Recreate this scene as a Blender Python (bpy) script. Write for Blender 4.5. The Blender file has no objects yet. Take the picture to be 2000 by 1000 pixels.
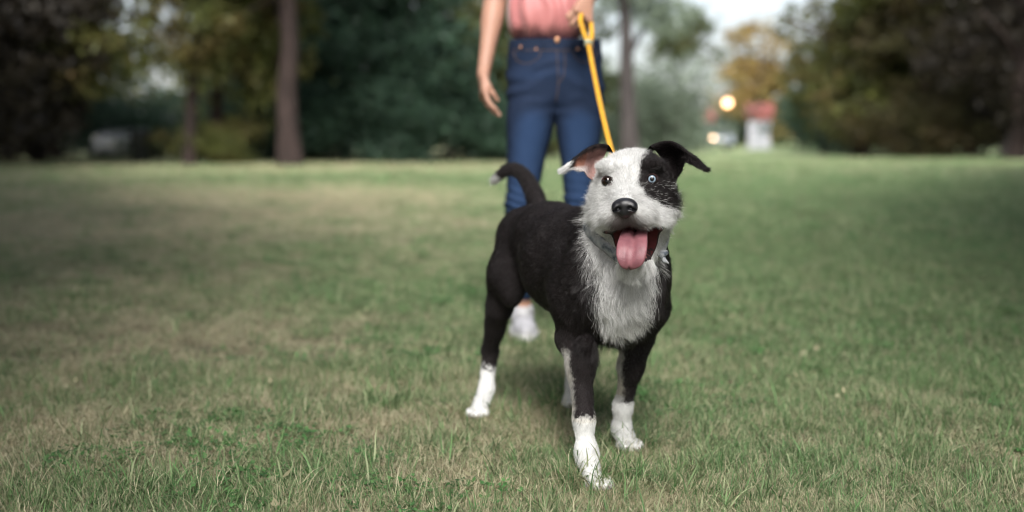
import bpy, math, random
import numpy as np
from mathutils import Vector, Matrix

random.seed(7)
RNG = np.random.default_rng(11)
SC = bpy.context.scene
COL = SC.collection
PI = math.pi

# ------------------------------------------------------------------ camera
FPX, CAMH, HORIZON = 2100.0, 0.69, 268.0          # focal length and horizon in photo pixels (2000 wide)
PITCH = math.atan((500 - HORIZON) / FPX)
cam_d = bpy.data.cameras.new('camera')
cam = bpy.data.objects.new('camera', cam_d)
COL.objects.link(cam)
cam.location = (0, 0, CAMH)
cam.rotation_euler = (PI / 2 - PITCH, 0, 0)
cam_d.sensor_width = 36.0
cam_d.lens = 36.0 * FPX / 2000.0
cam_d.clip_start = 0.05
cam_d.clip_end = 2000
cam_d.dof.use_dof = True
cam_d.dof.focus_distance = 2.02
cam_d.dof.aperture_fstop = 1.55
cam_d.dof.aperture_blades = 0
SC.camera = cam

# ------------------------------------------------------------------ world, sun, exposure
SUN_EL, SUN_AZ = math.radians(43), math.radians(184)   # azimuth from +Y clockwise: behind the camera, to the left
world = bpy.data.worlds.new('World')
SC.world = world
world.use_nodes = True
wn = world.node_tree
sky = wn.nodes.new('ShaderNodeTexSky')
sky.sky_type = 'NISHITA'
sky.sun_disc = False
sky.sun_elevation = SUN_EL
sky.sun_rotation = SUN_AZ
sky.air_density = 1.0
sky.dust_density = 3.0
sky.ozone_density = 1.0
pale = wn.nodes.new('ShaderNodeHueSaturation')          # thin cloud: the blue is washed out of the whole sky
pale.inputs['Saturation'].default_value = 0.45
wn.links.new(sky.outputs[0], pale.inputs['Color'])
wn.links.new(pale.outputs[0], wn.nodes['Background'].inputs[0])
wn.nodes['Background'].inputs[1].default_value = 0.085
sun_d = bpy.data.lights.new('sun', 'SUN')
sun_d.energy = 2.2
sun_d.angle = math.radians(28)
sun_d.color = (1.0, 0.97, 0.92)
sun = bpy.data.objects.new('sun', sun_d)
COL.objects.link(sun)
_d = Vector((math.sin(SUN_AZ) * math.cos(SUN_EL), math.cos(SUN_AZ) * math.cos(SUN_EL), math.sin(SUN_EL)))
sun.rotation_euler = (-_d).to_track_quat('-Z', 'Y').to_euler()
SC.view_settings.view_transform = 'Standard'
SC.view_settings.look = 'None'
SC.view_settings.exposure = 1.55
SC.view_settings.gamma = 1.0
SC.render.engine = 'CYCLES'
SC.cycles.use_denoising = True
SC.cycles.max_bounces = 6
SC.cycles.diffuse_bounces = 3
SC.cycles.transparent_max_bounces = 8
SC.cycles.use_adaptive_sampling = True
SC.cycles.filter_width = 1.15

# ------------------------------------------------------------------ helpers
CP, SP = math.cos(PITCH), math.sin(PITCH)

def W(px, py, t):
    """the point of the place seen at photo pixel (px, py), t metres along the camera axis"""
    a, b = (px - 1000) / FPX * t, (500 - py) / FPX * t
    return np.array([a, CP * t + SP * b, CAMH - SP * t + CP * b])

def G(px, py, z=0.0):
    """where the ray through (px, py) meets the ground"""
    v = (py - 500) / FPX
    t = (CAMH - z) / (SP + v * CP)
    return W(px, py, t)

def Yat(px, Y, z=0.0):
    """ground position at distance Y on the line of sight of column px"""
    t = Y * CP + (CAMH - z) * SP
    return np.array([(px - 1000) / FPX * t, Y, z])

def tag(o, label=None, cat=None, group=None, kind=None):
    if label: o['label'] = label
    if cat: o['category'] = cat
    if group: o['group'] = group
    if kind: o['kind'] = kind
    return o

def empty(name, loc=(0, 0, 0), rz=0.0):
    o = bpy.data.objects.new(name, None)
    COL.objects.link(o)
    o.location = loc
    o.rotation_euler = (0, 0, rz)
    o.empty_display_size = 0.1
    return o

def mesh_np(name, V, F, mats=(), parent=None, smooth=True, link=True):
    """mesh from numpy verts and an (n,3) or (n,4) face array or a list of such arrays"""
    V = np.asarray(V, dtype=np.float32)
    Fs = [np.asarray(f, dtype=np.int32) for f in (F if isinstance(F, list) else [F]) if len(f)]
    me = bpy.data.meshes.new(name)
    me.vertices.add(len(V))
    me.vertices.foreach_set('co', V.ravel())
    loops = np.concatenate([f.ravel() for f in Fs])
    tot = np.concatenate([np.full(len(f), f.shape[1], dtype=np.int32) for f in Fs])
    start = np.concatenate([[0], np.cumsum(tot)[:-1]]).astype(np.int32)
    me.loops.add(len(loops))
    me.loops.foreach_set('vertex_index', loops)
    me.polygons.add(len(tot))
    me.polygons.foreach_set('loop_start', start)
    me.polygons.foreach_set('loop_total', tot)
    me.update(calc_edges=True)
    if smooth:
        me.polygons.foreach_set('use_smooth', np.ones(len(tot), dtype=bool))
    for m in mats:
        me.materials.append(m)
    o = bpy.data.objects.new(name, me)
    if link: COL.objects.link(o)
    if parent is not None:
        o.parent = parent
        # parts are given in world coordinates: keep them there
        o.matrix_parent_inverse = Matrix.Translation(parent.location).inverted() if parent.rotation_euler.z == 0 else \
            (Matrix.Translation(parent.location) @ Matrix.Rotation(parent.rotation_euler.z, 4, 'Z')).inverted()
    return o

def col_attr(o, name, C, domain='POINT'):
    a = o.data.attributes.new(name, 'FLOAT_COLOR', domain)
    C = np.asarray(C, dtype=np.float32)
    if C.shape[1] == 3:
        C = np.concatenate([C, np.ones((len(C), 1), np.float32)], 1)
    a.data.foreach_set('color', C.ravel())

def flt_attr(o, name, v, domain='POINT'):
    a = o.data.attributes.new(name, 'FLOAT', domain)
    a.data.foreach_set('value', np.asarray(v, dtype=np.float32))

def _hash(ix, iy, iz, seed):
    h = (ix.astype(np.int64) * 374761393 + iy.astype(np.int64) * 668265263 + iz.astype(np.int64) * 2147483647 + seed * 1274126177) & 0xFFFFFFFF
    h = ((h ^ (h >> 13)) * 1274126177) & 0xFFFFFFFF
    h = (h ^ (h >> 16)) & 0xFFFFFF
    return h.astype(np.float32) / 16777216.0

def noise(P, scale=1.0, seed=0, octaves=1):
    """value noise in 0..1 at points P (n,2|3)"""
    P = np.asarray(P, dtype=np.float64)
    if P.shape[1] == 2: P = np.concatenate([P, np.zeros((len(P), 1))], 1)
    out = np.zeros(len(P)); amp = 1.0; tot = 0.0
    for o in range(octaves):
        Q = P * scale * (2 ** o) + 17.3 * (o + 1)
        i = np.floor(Q).astype(np.int64); f = Q - i; f = f * f * (3 - 2 * f)
        r = 0
        for dx in (0, 1):
            wx = f[:, 0] if dx else 1 - f[:, 0]
            for dy in (0, 1):
                wy = f[:, 1] if dy else 1 - f[:, 1]
                for dz in (0, 1):
                    wz = f[:, 2] if dz else 1 - f[:, 2]
                    r = r + wx * wy * wz * _hash(i[:, 0] + dx, i[:, 1] + dy, i[:, 2] + dz, seed + o)
        out += amp * r; tot += amp; amp *= 0.5
    return out / tot

def sstep(a, b, x):
    t = np.clip((x - a) / (b - a), 0, 1)
    return t * t * (3 - 2 * t)

# ---- materials
def mat(name, col=(0.5, 0.5, 0.5), rough=0.6, metal=0.0, spec=0.5, attr=None, emit=None, estr=0.0):
    m = bpy.data.materials.new(name); m.use_nodes = True
    b = m.node_tree.nodes['Principled BSDF']
    b.inputs['Base Color'].default_value = (*col, 1)
    b.inputs['Roughness'].default_value = rough
    b.inputs['Metallic'].default_value = metal
    b.inputs['Specular IOR Level'].default_value = spec
    if attr:
        a = m.node_tree.nodes.new('ShaderNodeAttribute'); a.attribute_name = attr
        m.node_tree.links.new(a.outputs['Color'], b.inputs['Base Color'])
    if emit:
        b.inputs['Emission Color'].default_value = (*emit, 1)
        b.inputs['Emission Strength'].default_value = estr
    return m

def noise_mat(name, stops, scale=5.0, rough=0.7, spec=0.3, bump=0.0, bscale=None, stretch=(1, 1, 1), detail=5, coord='Object', bdist=0.01):
    m = mat(name, rough=rough, spec=spec)
    nt = m.node_tree; b = nt.nodes['Principled BSDF']
    tc = nt.nodes.new('ShaderNodeTexCoord'); mp = nt.nodes.new('ShaderNodeMapping')
    mp.inputs['Scale'].default_value = stretch
    nt.links.new(tc.outputs[coord], mp.inputs[0])
    n = nt.nodes.new('ShaderNodeTexNoise'); n.inputs['Scale'].default_value = scale; n.inputs['Detail'].default_value = detail
    nt.links.new(mp.outputs[0], n.inputs['Vector'])
    r = nt.nodes.new('ShaderNodeValToRGB')
    while len(r.color_ramp.elements) < len(stops): r.color_ramp.elements.new(0.5)
    for e, (p, c) in zip(r.color_ramp.elements, stops):
        e.position = p; e.color = (*c, 1)
    nt.links.new(n.outputs[0], r.inputs[0]); nt.links.new(r.outputs[0], b.inputs['Base Color'])
    if bump:
        n2 = nt.nodes.new('ShaderNodeTexNoise'); n2.inputs['Scale'].default_value = bscale or scale * 3; n2.inputs['Detail'].default_value = 6
        nt.links.new(mp.outputs[0], n2.inputs['Vector'])
        bp = nt.nodes.new('ShaderNodeBump'); bp.inputs['Strength'].default_value = bump; bp.inputs['Distance'].default_value = bdist
        nt.links.new(n2.outputs[0], bp.inputs['Height']); nt.links.new(bp.outputs[0], b.inputs['Normal'])
    return m

# ---- signed distance bodies: smooth unions meshed by surface nets
def smin(a, b, k):
    if k <= 0: return np.minimum(a, b)
    h = np.clip(0.5 + 0.5 * (b - a) / k, 0, 1)
    return b + (a - b) * h - k * h * (1 - h)

def smax(a, b, k): return -smin(-a, -b, k)

def sd_cap(P, a, b, ra, rb, flat=None):
    a = np.asarray(a, dtype=np.float32); b = np.asarray(b, dtype=np.float32)
    ab = b - a
    h = np.clip((P - a) @ ab / max(ab @ ab, 1e-9), 0, 1)
    Dv = P - a - h[:, None] * ab
    if flat is not None:                       # (axis, factor): squash along one axis
        ax, f = np.asarray(flat[0], dtype=np.float32), flat[1]
        c = Dv @ ax
        Dv = Dv + np.outer(c * (f - 1), ax)
    return np.sqrt((Dv * Dv).sum(1)) - (ra + (rb - ra) * h)

def sd_ell(P, c, r, R=None):
    q = P - np.asarray(c, dtype=np.float32)
    if R is not None: q = q @ np.asarray(R, dtype=np.float32).T     # rows of R are the local axes
    r = np.asarray(r, dtype=np.float32)
    k0 = np.sqrt(((q / r) ** 2).sum(1)); k1 = np.sqrt(((q / (r * r)) ** 2).sum(1)) + 1e-9
    return np.where(k1 > 1e-6, k0 * (k0 - 1) / k1, -r.min())

def mesh_sdf(fn, lo, hi, h, B=8, slack=1.5):
    lo = np.asarray(lo, float); hi = np.asarray(hi, float)
    nb = np.ceil((hi - lo) / (h * B)).astype(int)
    n = nb * B
    bi = np.stack(np.meshgrid(*[np.arange(k) for k in nb], indexing='ij'), -1).reshape(-1, 3)
    ctr = (lo + (bi * B + B / 2) * h).astype(np.float32)
    dc = fn(ctr)
    act = np.abs(dc) < B * h * 0.87 * slack + h
    D = np.repeat(np.repeat(np.repeat(dc.reshape(nb), B, 0), B, 1), B, 2).astype(np.float32)
    off = np.stack(np.meshgrid(*[np.arange(B)] * 3, indexing='ij'), -1).reshape(-1, 3)
    ai = bi[act]
    for s in range(0, len(ai), 600):
        blk = ai[s:s + 600]
        idx = (blk[:, None, :] * B + off[None]).reshape(-1, 3)
        d = fn((lo + idx * h).astype(np.float32))
        D[idx[:, 0], idx[:, 1], idx[:, 2]] = d
    S = D < 0
    # cells with a sign change
    c = [S[i:n[0] - 1 + i, j:n[1] - 1 + j, k:n[2] - 1 + k] for i in (0, 1) for j in (0, 1) for k in (0, 1)]
    anyc = c[0].copy(); allc = c[0].copy()
    for x in c[1:]: anyc |= x; allc &= x
    cells = np.argwhere(anyc & ~allc)
    vid = np.full((n[0] - 1, n[1] - 1, n[2] - 1), -1, dtype=np.int32)
    vid[cells[:, 0], cells[:, 1], cells[:, 2]] = np.arange(len(cells))
    acc = np.zeros((len(cells), 3)); cnt = np.zeros(len(cells))
    cor = [(i, j, k) for i in (0, 1) for j in (0, 1) for k in (0, 1)]
    for a in cor:
        for ax in range(3):
            if a[ax]: continue
            b = list(a); b[ax] = 1
            da = D[cells[:, 0] + a[0], cells[:, 1] + a[1], cells[:, 2] + a[2]]
            db = D[cells[:, 0] + b[0], cells[:, 1] + b[1], cells[:, 2] + b[2]]
            m = (da < 0) != (db < 0)
            t = np.where(m, da / np.where(m, da - db, 1), 0)
            p = np.tile(np.array(a, float), (len(cells), 1)); p[:, ax] += t
            acc[m] += p[m]; cnt[m] += 1
    V = lo + (cells + acc / cnt[:, None]) * h
    faces = []
    for ax in range(3):
        o1, o2 = [(1, 2), (2, 0), (0, 1)][ax]
        sl0 = [slice(1, n[d] - 1) for d in range(3)]; sl1 = list(sl0)
        sl0[ax] = slice(0, n[ax] - 1); sl1[ax] = slice(1, n[ax])
        A, Bq = S[tuple(sl0)], S[tuple(sl1)]
        e = np.argwhere(A != Bq)
        base = e.copy()
        for d in range(3):
            if d != ax: base[:, d] += 1
        def v(d1, d2):
            q = base.copy(); q[:, o1] -= d1; q[:, o2] -= d2
            return vid[q[:, 0], q[:, 1], q[:, 2]]
        quad = np.stack([v(1, 1), v(0, 1), v(0, 0), v(1, 0)], 1)
        flip = ~A[e[:, 0], e[:, 1], e[:, 2]]
        quad[flip] = quad[flip][:, ::-1]
        faces.append(quad)
    return V, np.concatenate(faces)

def grad(fn, P, e=0.002):
    g = np.stack([fn((P + d).astype(np.float32)) - fn((P - d).astype(np.float32)) for d in np.eye(3) * e], 1)
    return g / (np.linalg.norm(g, axis=1, keepdims=True) + 1e-9)

def tube(pts, rad, seg=8, caps=True):
    """swept tube; returns V, [quads, tris]"""
    pts = np.asarray(pts, float); n = len(pts)
    rad = np.broadcast_to(np.asarray(rad, float), (n,))
    T = np.gradient(pts, axis=0); T /= np.linalg.norm(T, axis=1, keepdims=True) + 1e-9
    up = np.array([0, 0, 1.0]) if abs(T[0][2]) < 0.9 else np.array([1.0, 0, 0])
    V = []; N = np.cross(T[0], up); N /= np.linalg.norm(N)
    for i in range(n):
        N = N - (N @ T[i]) * T[i]; N /= np.linalg.norm(N) + 1e-9
        Bn = np.cross(T[i], N)
        a = np.linspace(0, 2 * PI, seg, endpoint=False)
        V.append(pts[i] + rad[i] * (np.cos(a)[:, None] * N + np.sin(a)[:, None] * Bn))
    V = np.concatenate(V)
    Q = [(i * seg + k, i * seg + (k + 1) % seg, (i + 1) * seg + (k + 1) % seg, (i + 1) * seg + k) for i in range(n - 1) for k in range(seg)]
    F = [np.array(Q)]
    if caps:
        V = np.concatenate([V, pts[:1], pts[-1:]]); a, b = len(V) - 2, len(V) - 1
        F.append(np.array([(a, (k + 1) % seg, k) for k in range(seg)] + [(b, (n - 1) * seg + k, (n - 1) * seg + (k + 1) % seg) for k in range(seg)]))
    return V, F

def spline(pts, n):
    """Catmull-Rom through rows of pts"""
    P = np.asarray(pts, float); m = len(P)
    P2 = np.concatenate([[2 * P[0] - P[1]], P, [2 * P[-1] - P[-2]]])
    t = np.linspace(0, m - 1 - 1e-9, n); i = t.astype(int); f = (t - i)
    f = f.reshape(-1, *([1] * (P.ndim - 1)))
    a, b, c, d = P2[i], P2[i + 1], P2[i + 2], P2[i + 3]
    return 0.5 * (2 * b + (c - a) * f + (2 * a - 5 * b + 4 * c - d) * f ** 2 + (3 * b - a - 3 * c + d) * f ** 3)

def merge(parts):
    Vs, Qs, Ts, o = [], [], [], 0
    for V, F in parts:
        for f in (F if isinstance(F, list) else [F]):
            f = np.asarray(f)
            if not len(f): continue
            (Qs if f.shape[1] == 4 else Ts).append(f + o)
        Vs.append(V); o += len(V)
    out = []
    if Qs: out.append(np.concatenate(Qs))
    if Ts: out.append(np.concatenate(Ts))
    return np.concatenate(Vs), out

def box(c, s, R=None):
    c = np.asarray(c, float); s = np.asarray(s, float) / 2
    v = np.array([(x, y, z) for x in (-1, 1) for y in (-1, 1) for z in (-1, 1)], float) * s
    if R is not None: v = v @ R
    F = np.array([(0, 1, 3, 2), (4, 6, 7, 5), (0, 4, 5, 1), (2, 3, 7, 6), (0, 2, 6, 4), (1, 5, 7, 3)])
    return v + c, F

def quadric_sphere(c, r, nu=24, nv=16, R=None):
    u = np.linspace(0, 2 * PI, nu, endpoint=False); v = np.linspace(0, PI, nv + 1)
    V = np.array([(math.sin(b) * math.cos(a), math.sin(b) * math.sin(a), math.cos(b)) for b in v for a in u]) * np.asarray(r)
    if R is not None: V = V @ R
    F = np.array([(i * nu + k, (i + 1) * nu + k, (i + 1) * nu + (k + 1) % nu, i * nu + (k + 1) % nu) for i in range(nv) for k in range(nu)])
    return V + np.asarray(c), F

def bevel(o, w, seg=2):
    m = o.modifiers.new('bevel', 'BEVEL'); m.width = w; m.segments = seg; m.limit_method = 'ANGLE'
    return o

# detail levels
DOGH, NFUR, PH = .0025, 300000, .004            # dog mesh cell, number of hairs, person mesh cell
GRN = (24000, 20000, 26000, 22000)              # grass tufts: near, middle, far, farther
SHADE = [('%s unseen shade tree added %s of the lawn, counted from the camera' % (a, b), x, y, 1.0, 'umber_shade')
         for b, k in (('left', -1), ('right', 1)) for a, x, y in (('first', k * 4.28, -2.9), ('second', k * 4.6, 1.6), ('third', k * 6.0, 5.4), ('fourth', k * 8.3, 9.8), ('fifth', k * 11.2, 15.5))]  # canopies out of view, added to shade the lawn's sides
SIDE = [('unseen leafy tree added to shade the lawn on the %s, %s' % (a, b), k * x, y) for a, k in (('left', -1), ('right', 1)) for b, x, y in (('behind the camera', 2.75, -2.2), ('abreast of the camera', 2.95, .1), ('abreast of the dog', 4.0, 2.6))]  # more unseen trees, added to block sky light from the sides
# ================================================================== the park
# how dry the lawn is at a place: 0 green, 1 straw
DRY_SPOTS = [(-2.3, 11.5, 2.2, 2.8, .50), (-1.0, 3.7, .5, .45, .30), (-1.4, 5.2, .5, .6, .30), (-.45, 2.45, .22, .12, .22), (.72, 1.98, .25, .12, .28),
             (.02, 2.6, .22, .22, .28), (-.62, 2.15, .14, .12, .25), (.5, 2.75, .2, .15, .25), (-3.4, 8.0, 1.4, 1.4, .25), (.3, 1.95, .16, .1, .25), (-.15, 2.1, .12, .1, .22)]
GREEN_SPOTS = [(-.55, 4.7, .75, .75, .45), (1.6, 6.0, 2.0, 2.6, .45), (3.5, 14, 4, 6, .5), (-.9, 18, 5, 2.2, .55), (1.1, 3.4, .8, .8, .25), (.45, 2.2, .2, .15, .2), (-.75, 1.98, .4, .2, .25)]
def dryness(P):
    P = np.asarray(P, float)[:, :2]
    s = .47 + (noise(P, .9, 51, 3) - .5) * .7 + (noise(P, 7.5, 52, 3) - .5) * 1.1
    for x, y, a, b, w in DRY_SPOTS: s += w * np.exp(-((P[:, 0] - x) / a) ** 2 - ((P[:, 1] - y) / b) ** 2)
    for x, y, a, b, w in GREEN_SPOTS: s -= w * np.exp(-((P[:, 0] - x) / a) ** 2 - ((P[:, 1] - y) / b) ** 2)
    s += .20 * sstep(.5, -.6, P[:, 0]) - .10 * sstep(0, 2.5, P[:, 0])
    return np.clip(s, 0, 1)

def gz(P):
    """lie of the land: level by the dog, gently uneven beyond"""
    P = np.asarray(P, float)[:, :2]; r = np.hypot(P[:, 0], P[:, 1] - 2.5)
    return (noise(P, .16, 61, 2) - .5) * .22 * sstep(6, 22, r) + (noise(P, 5, 62) - .5) * .012

n = 300
u = np.linspace(-1, 1, n)
gx = np.sinh(u * 7.2) / math.sinh(7.2) * 900; gy = np.sinh(np.linspace(-.72, 1, n) * 7.2) / math.sinh(7.2) * 900 + 3
GX, GY = np.meshgrid(gx, gy, indexing='ij')
gp = np.stack([GX.ravel(), GY.ravel()], 1)
gV = np.concatenate([gp, gz(gp)[:, None]], 1)
ii, jj = np.meshgrid(np.arange(n - 1), np.arange(n - 1), indexing='ij'); b0 = (ii * n + jj).ravel()
gF = np.stack([b0, b0 + n, b0 + n + 1, b0 + 1], 1)
M_ground = mat('lawn soil and thatch', rough=.95, spec=.1)
nt = M_ground.node_tree; b = nt.nodes['Principled BSDF']
at = nt.nodes.new('ShaderNodeAttribute'); at.attribute_name = 'dry'
ge = nt.nodes.new('ShaderNodeNewGeometry')
def nnoise(nt, ge, sc, det=5, rough=.6):
    x = nt.nodes.new('ShaderNodeTexNoise'); x.inputs['Scale'].default_value = sc; x.inputs['Detail'].default_value = det; x.inputs['Roughness'].default_value = rough
    nt.links.new(ge.outputs['Position'], x.inputs['Vector']); return x
def nmix(nt, f, A, B):
    x = nt.nodes.new('ShaderNodeMix'); x.data_type = 'RGBA'
    for s, v in ((x.inputs[0], f), (x.inputs[6], A), (x.inputs[7], B)):
        if isinstance(v, (tuple, list)): s.default_value = (*v, 1)
        elif isinstance(v, (int, float)): s.default_value = v
        else: nt.links.new(v, s)
    return x.outputs[2]
def nmath(nt, op, a, b=None, clamp=False):
    x = nt.nodes.new('ShaderNodeMath'); x.operation = op; x.use_clamp = clamp
    for s, v in zip(x.inputs, (a, b)):
        if v is None: continue
        if isinstance(v, (int, float)): s.default_value = v
        else: nt.links.new(v, s)
    return x.outputs[0]
n1, n2, n3 = nnoise(nt, ge, 60, 6), nnoise(nt, ge, 1.1, 6, .7), nnoise(nt, ge, 9, 5)
green = nmix(nt, n2.outputs[0], (.068, .165, .056), (.120, .240, .080))
straw = nmix(nt, n3.outputs[0], (.400, .370, .240), (.580, .540, .370))
fk = nmath(nt, 'ADD', at.outputs['Fac'], nmath(nt, 'MULTIPLY', nmath(nt, 'SUBTRACT', n3.outputs[0], .5), .9), clamp=True)
fardist = nt.nodes.new('ShaderNodeSeparateXYZ'); nt.links.new(ge.outputs['Position'], fardist.inputs[0])
cfar = nmix(nt, fk, green, straw)
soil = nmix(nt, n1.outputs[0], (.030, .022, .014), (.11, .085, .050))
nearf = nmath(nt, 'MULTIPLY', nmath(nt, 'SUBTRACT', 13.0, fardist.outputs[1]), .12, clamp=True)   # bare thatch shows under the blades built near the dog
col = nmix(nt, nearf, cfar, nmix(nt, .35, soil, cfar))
nt.links.new(col, b.inputs['Base Color'])
bp = nt.nodes.new('ShaderNodeBump'); bp.inputs['Strength'].default_value = 1.0; bp.inputs['Distance'].default_value = .04
nb_ = nnoise(nt, ge, 35, 8, .7); nt.links.new(nb_.outputs[0], bp.inputs['Height']); nt.links.new(bp.outputs[0], b.inputs['Normal'])
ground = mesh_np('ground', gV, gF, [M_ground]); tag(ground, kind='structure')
flt_attr(ground, 'dry', dryness(gp))

# ---- grass blades
M_grass = mat('grass blade', rough=.55, spec=.25)
nt = M_grass.node_tree; b = nt.nodes['Principled BSDF']
ge = nt.nodes.new('ShaderNodeNewGeometry')
a1 = nt.nodes.new('ShaderNodeAttribute'); a1.attribute_name = 'dry'
a2 = nt.nodes.new('ShaderNodeAttribute'); a2.attribute_name = 'tint'
n2 = nnoise(nt, ge, 1.3, 4)
oi = nt.nodes.new('ShaderNodeObjectInfo')
g1 = nmix(nt, a2.outputs['Fac'], (.030, .125, .046), (.125, .335, .105))
g2 = nmix(nt, n2.outputs[0], g1, nmix(nt, a2.outputs['Fac'], (.060, .145, .045), (.185, .330, .115)))
st = nmix(nt, a2.outputs['Fac'], (.360, .315, .195), (.780, .720, .510))
cc_ = nmix(nt, a1.outputs['Fac'], g2, st)
hv = nt.nodes.new('ShaderNodeHueSaturation'); nt.links.new(cc_, hv.inputs['Color'])
nt.links.new(nmath(nt, 'ADD', nmath(nt, 'MULTIPLY', oi.outputs['Random'], .5), .72), hv.inputs['Value'])
hv.inputs['Saturation'].default_value = 1.0
nt.links.new(hv.outputs[0], b.inputs['Base Color'])
tr = nt.nodes.new('ShaderNodeBsdfTranslucent'); nt.links.new(hv.outputs[0], tr.inputs[0])
mx = nt.nodes.new('ShaderNodeMixShader'); mx.inputs[0].default_value = .35
nt.links.new(b.outputs[0], mx.inputs[1]); nt.links.new(tr.outputs[0], mx.inputs[2])
nt.links.new(mx.outputs[0], nt.nodes['Material Output'].inputs[0])

tuft_col = bpy.data.collections.new('grass tufts')
def tuft(nbl, rad, lmin, lmax, wd, lean, dryp, curl=0.0, seg=4):
    V, Fq, Ft, dr, ti = [], [], [], [], []
    for _ in range(nbl):
        a, r = RNG.random() * 2 * PI, rad * math.sqrt(RNG.random())
        p = np.array([math.cos(a) * r, math.sin(a) * r, -.004])
        az = RNG.random() * 2 * PI; le = lean * (.3 + RNG.random()); L = lmin + (lmax - lmin) * RNG.random() ** 1.4
        w = wd * (.6 + .8 * RNG.random()); isdry = 1.0 if RNG.random() < dryp else (RNG.random() * .25 if RNG.random() < .7 else .5)
        tt = RNG.random(); tw = RNG.normal(0, .8)
        ph, az2 = le * .4, az
        base = len(V)
        for k in range(seg + 1):
            f = k / seg
            wk = w * (1 - f ** 2.2) * .5
            sd = np.array([-math.sin(az2 + tw * f), math.cos(az2 + tw * f), 0])
            if k < seg: V += [p - sd * wk, p + sd * wk]; dr += [isdry] * 2; ti += [tt * .7 + .3 * f] * 2
            else: V.append(p); dr.append(min(1, isdry + .15)); ti.append(tt * .7 + .3)
            ph += le * (1.1 / seg) * (1 + f); az2 += curl * RNG.normal(0, .5)
            dv = np.array([math.sin(ph) * math.cos(az2), math.sin(ph) * math.sin(az2), math.cos(ph)])
            p = p + dv * L / seg
            p[2] = max(p[2], .001 + .004 * RNG.random())
        for k in range(seg - 1):
            o = base + 2 * k; Fq.append((o, o + 1, o + 3, o + 2))
        o = base + 2 * (seg - 1); Ft.append((o, o + 1, o + 2))
    ob = mesh_np('grass_tuft', np.array(V), [np.array(Fq), np.array(Ft)], [M_grass], link=False)
    flt_attr(ob, 'dry', dr); flt_attr(ob, 'tint', ti)
    tuft_col.objects.link(ob); return ob
for k in range(8): tuft(46, .065, .020, .065, .0022, .75, .10, .3)            # 0-7 green
for k in range(8): tuft(60, .070, .018, .060, .0016, 1.7, .88, .9)            # 8-15 straw mat
for k in range(6): tuft(50, .065, .018, .060, .0019, 1.2, .45, .5)            # 16-21 mixed
for k in range(6): tuft(11, .030, .060, .125, .0034, .95, .12, .2, 6)         # 22-27 tall green sprays
for k in range(4): tuft(16, .030, .050, .110, .0014, 1.1, .92, .5, 6)         # 28-31 tall dry stalks

def leaflets(n, rad, size, hgt, dry, trio):
    V, F, dr, ti = [], [], [], []
    for _ in range(n):
        a, r = RNG.random() * 2 * PI, rad * math.sqrt(RNG.random()); c = np.array([math.cos(a) * r, math.sin(a) * r, hgt * (.5 + .5 * RNG.random())])
        a0 = RNG.random() * 6.28; tone = RNG.random(); til = RNG.normal(0, .35, 2)
        for k in range(3 if trio else 1):
            t = a0 + k * 2.094; d = np.array([math.cos(t), math.sin(t), til[0]]); e = np.array([-math.sin(t), math.cos(t), til[1]]); s = size * (.7 + .6 * RNG.random())
            o = len(V); V += [c, c + d * s * .5 + e * s * .38, c + d * s + [0, 0, .2 * s], c + d * s * .5 - e * s * .38]; F.append((o, o + 1, o + 2, o + 3)); dr += [dry] * 4; ti += [tone] * 4
    ob = mesh_np('grass_tuft', np.array(V), np.array(F), [M_grass], link=False)
    flt_attr(ob, 'dry', dr); flt_attr(ob, 'tint', ti); tuft_col.objects.link(ob)
for k in range(3): leaflets(12, .05, .011, .030, .0, True)                    # 32-34 clover
for k in range(3): leaflets(2, .05, .030, .022, .85 if k else .6, False)      # 35-37 fallen leaves

def scatter(n, sx, y0, y1):
    """random places in a wedge in front of the camera, wide enough for a step to the side"""
    y = np.sqrt(RNG.random(n) * ((y1 + 1.0) ** 2 - (y0 + 1.0) ** 2) + (y0 + 1.0) ** 2) - 1.0
    return np.stack([(RNG.random(n) * 2 - 1) * (.52 * y + .9) * sx, y], 1)
pts, idx, rot, scl = [], [], [], []
def lay(P, short=1.0, tallp=.03, far=1.0):
    n = len(P); d = dryness(P) + RNG.normal(0, .24, n); r = RNG.random(n)
    k = np.where(d < .38, RNG.integers(0, 8, n), np.where(d < .58, RNG.integers(16, 22, n), RNG.integers(8, 16, n)))
    tall = r < tallp * (1.2 - np.clip(d, 0, 1)); k = np.where(tall, RNG.integers(22, 28, n), k)
    tdry = (r > 1 - tallp * .8); k = np.where(tdry, RNG.integers(28, 32, n), k)
    lf = RNG.random(n); cl_ = noise(P, 1.7, 72, 2); k = np.where((lf < .07) & (cl_ > .52), RNG.integers(32, 35, n), k); k = np.where(lf > .985, RNG.integers(35, 38, n), k)
    h = .42 + .60 * noise(P, 2.3, 71, 2)
    s = (h * (.7 + .5 * RNG.random(n)))[:, None] * short
    S = np.concatenate([np.repeat(np.maximum(s, .68) * far, 2, 1), s], 1)
    pts.append(np.concatenate([P, gz(P)[:, None]], 1)); idx.append(k); scl.append(S)
    rot.append(np.stack([RNG.normal(0, .08, n), RNG.normal(0, .08, n), RNG.random(n) * 2 * PI], 1))
lay(scatter(GRN[0], 1, 1.2, 3.2), 1.05, .10)
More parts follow.
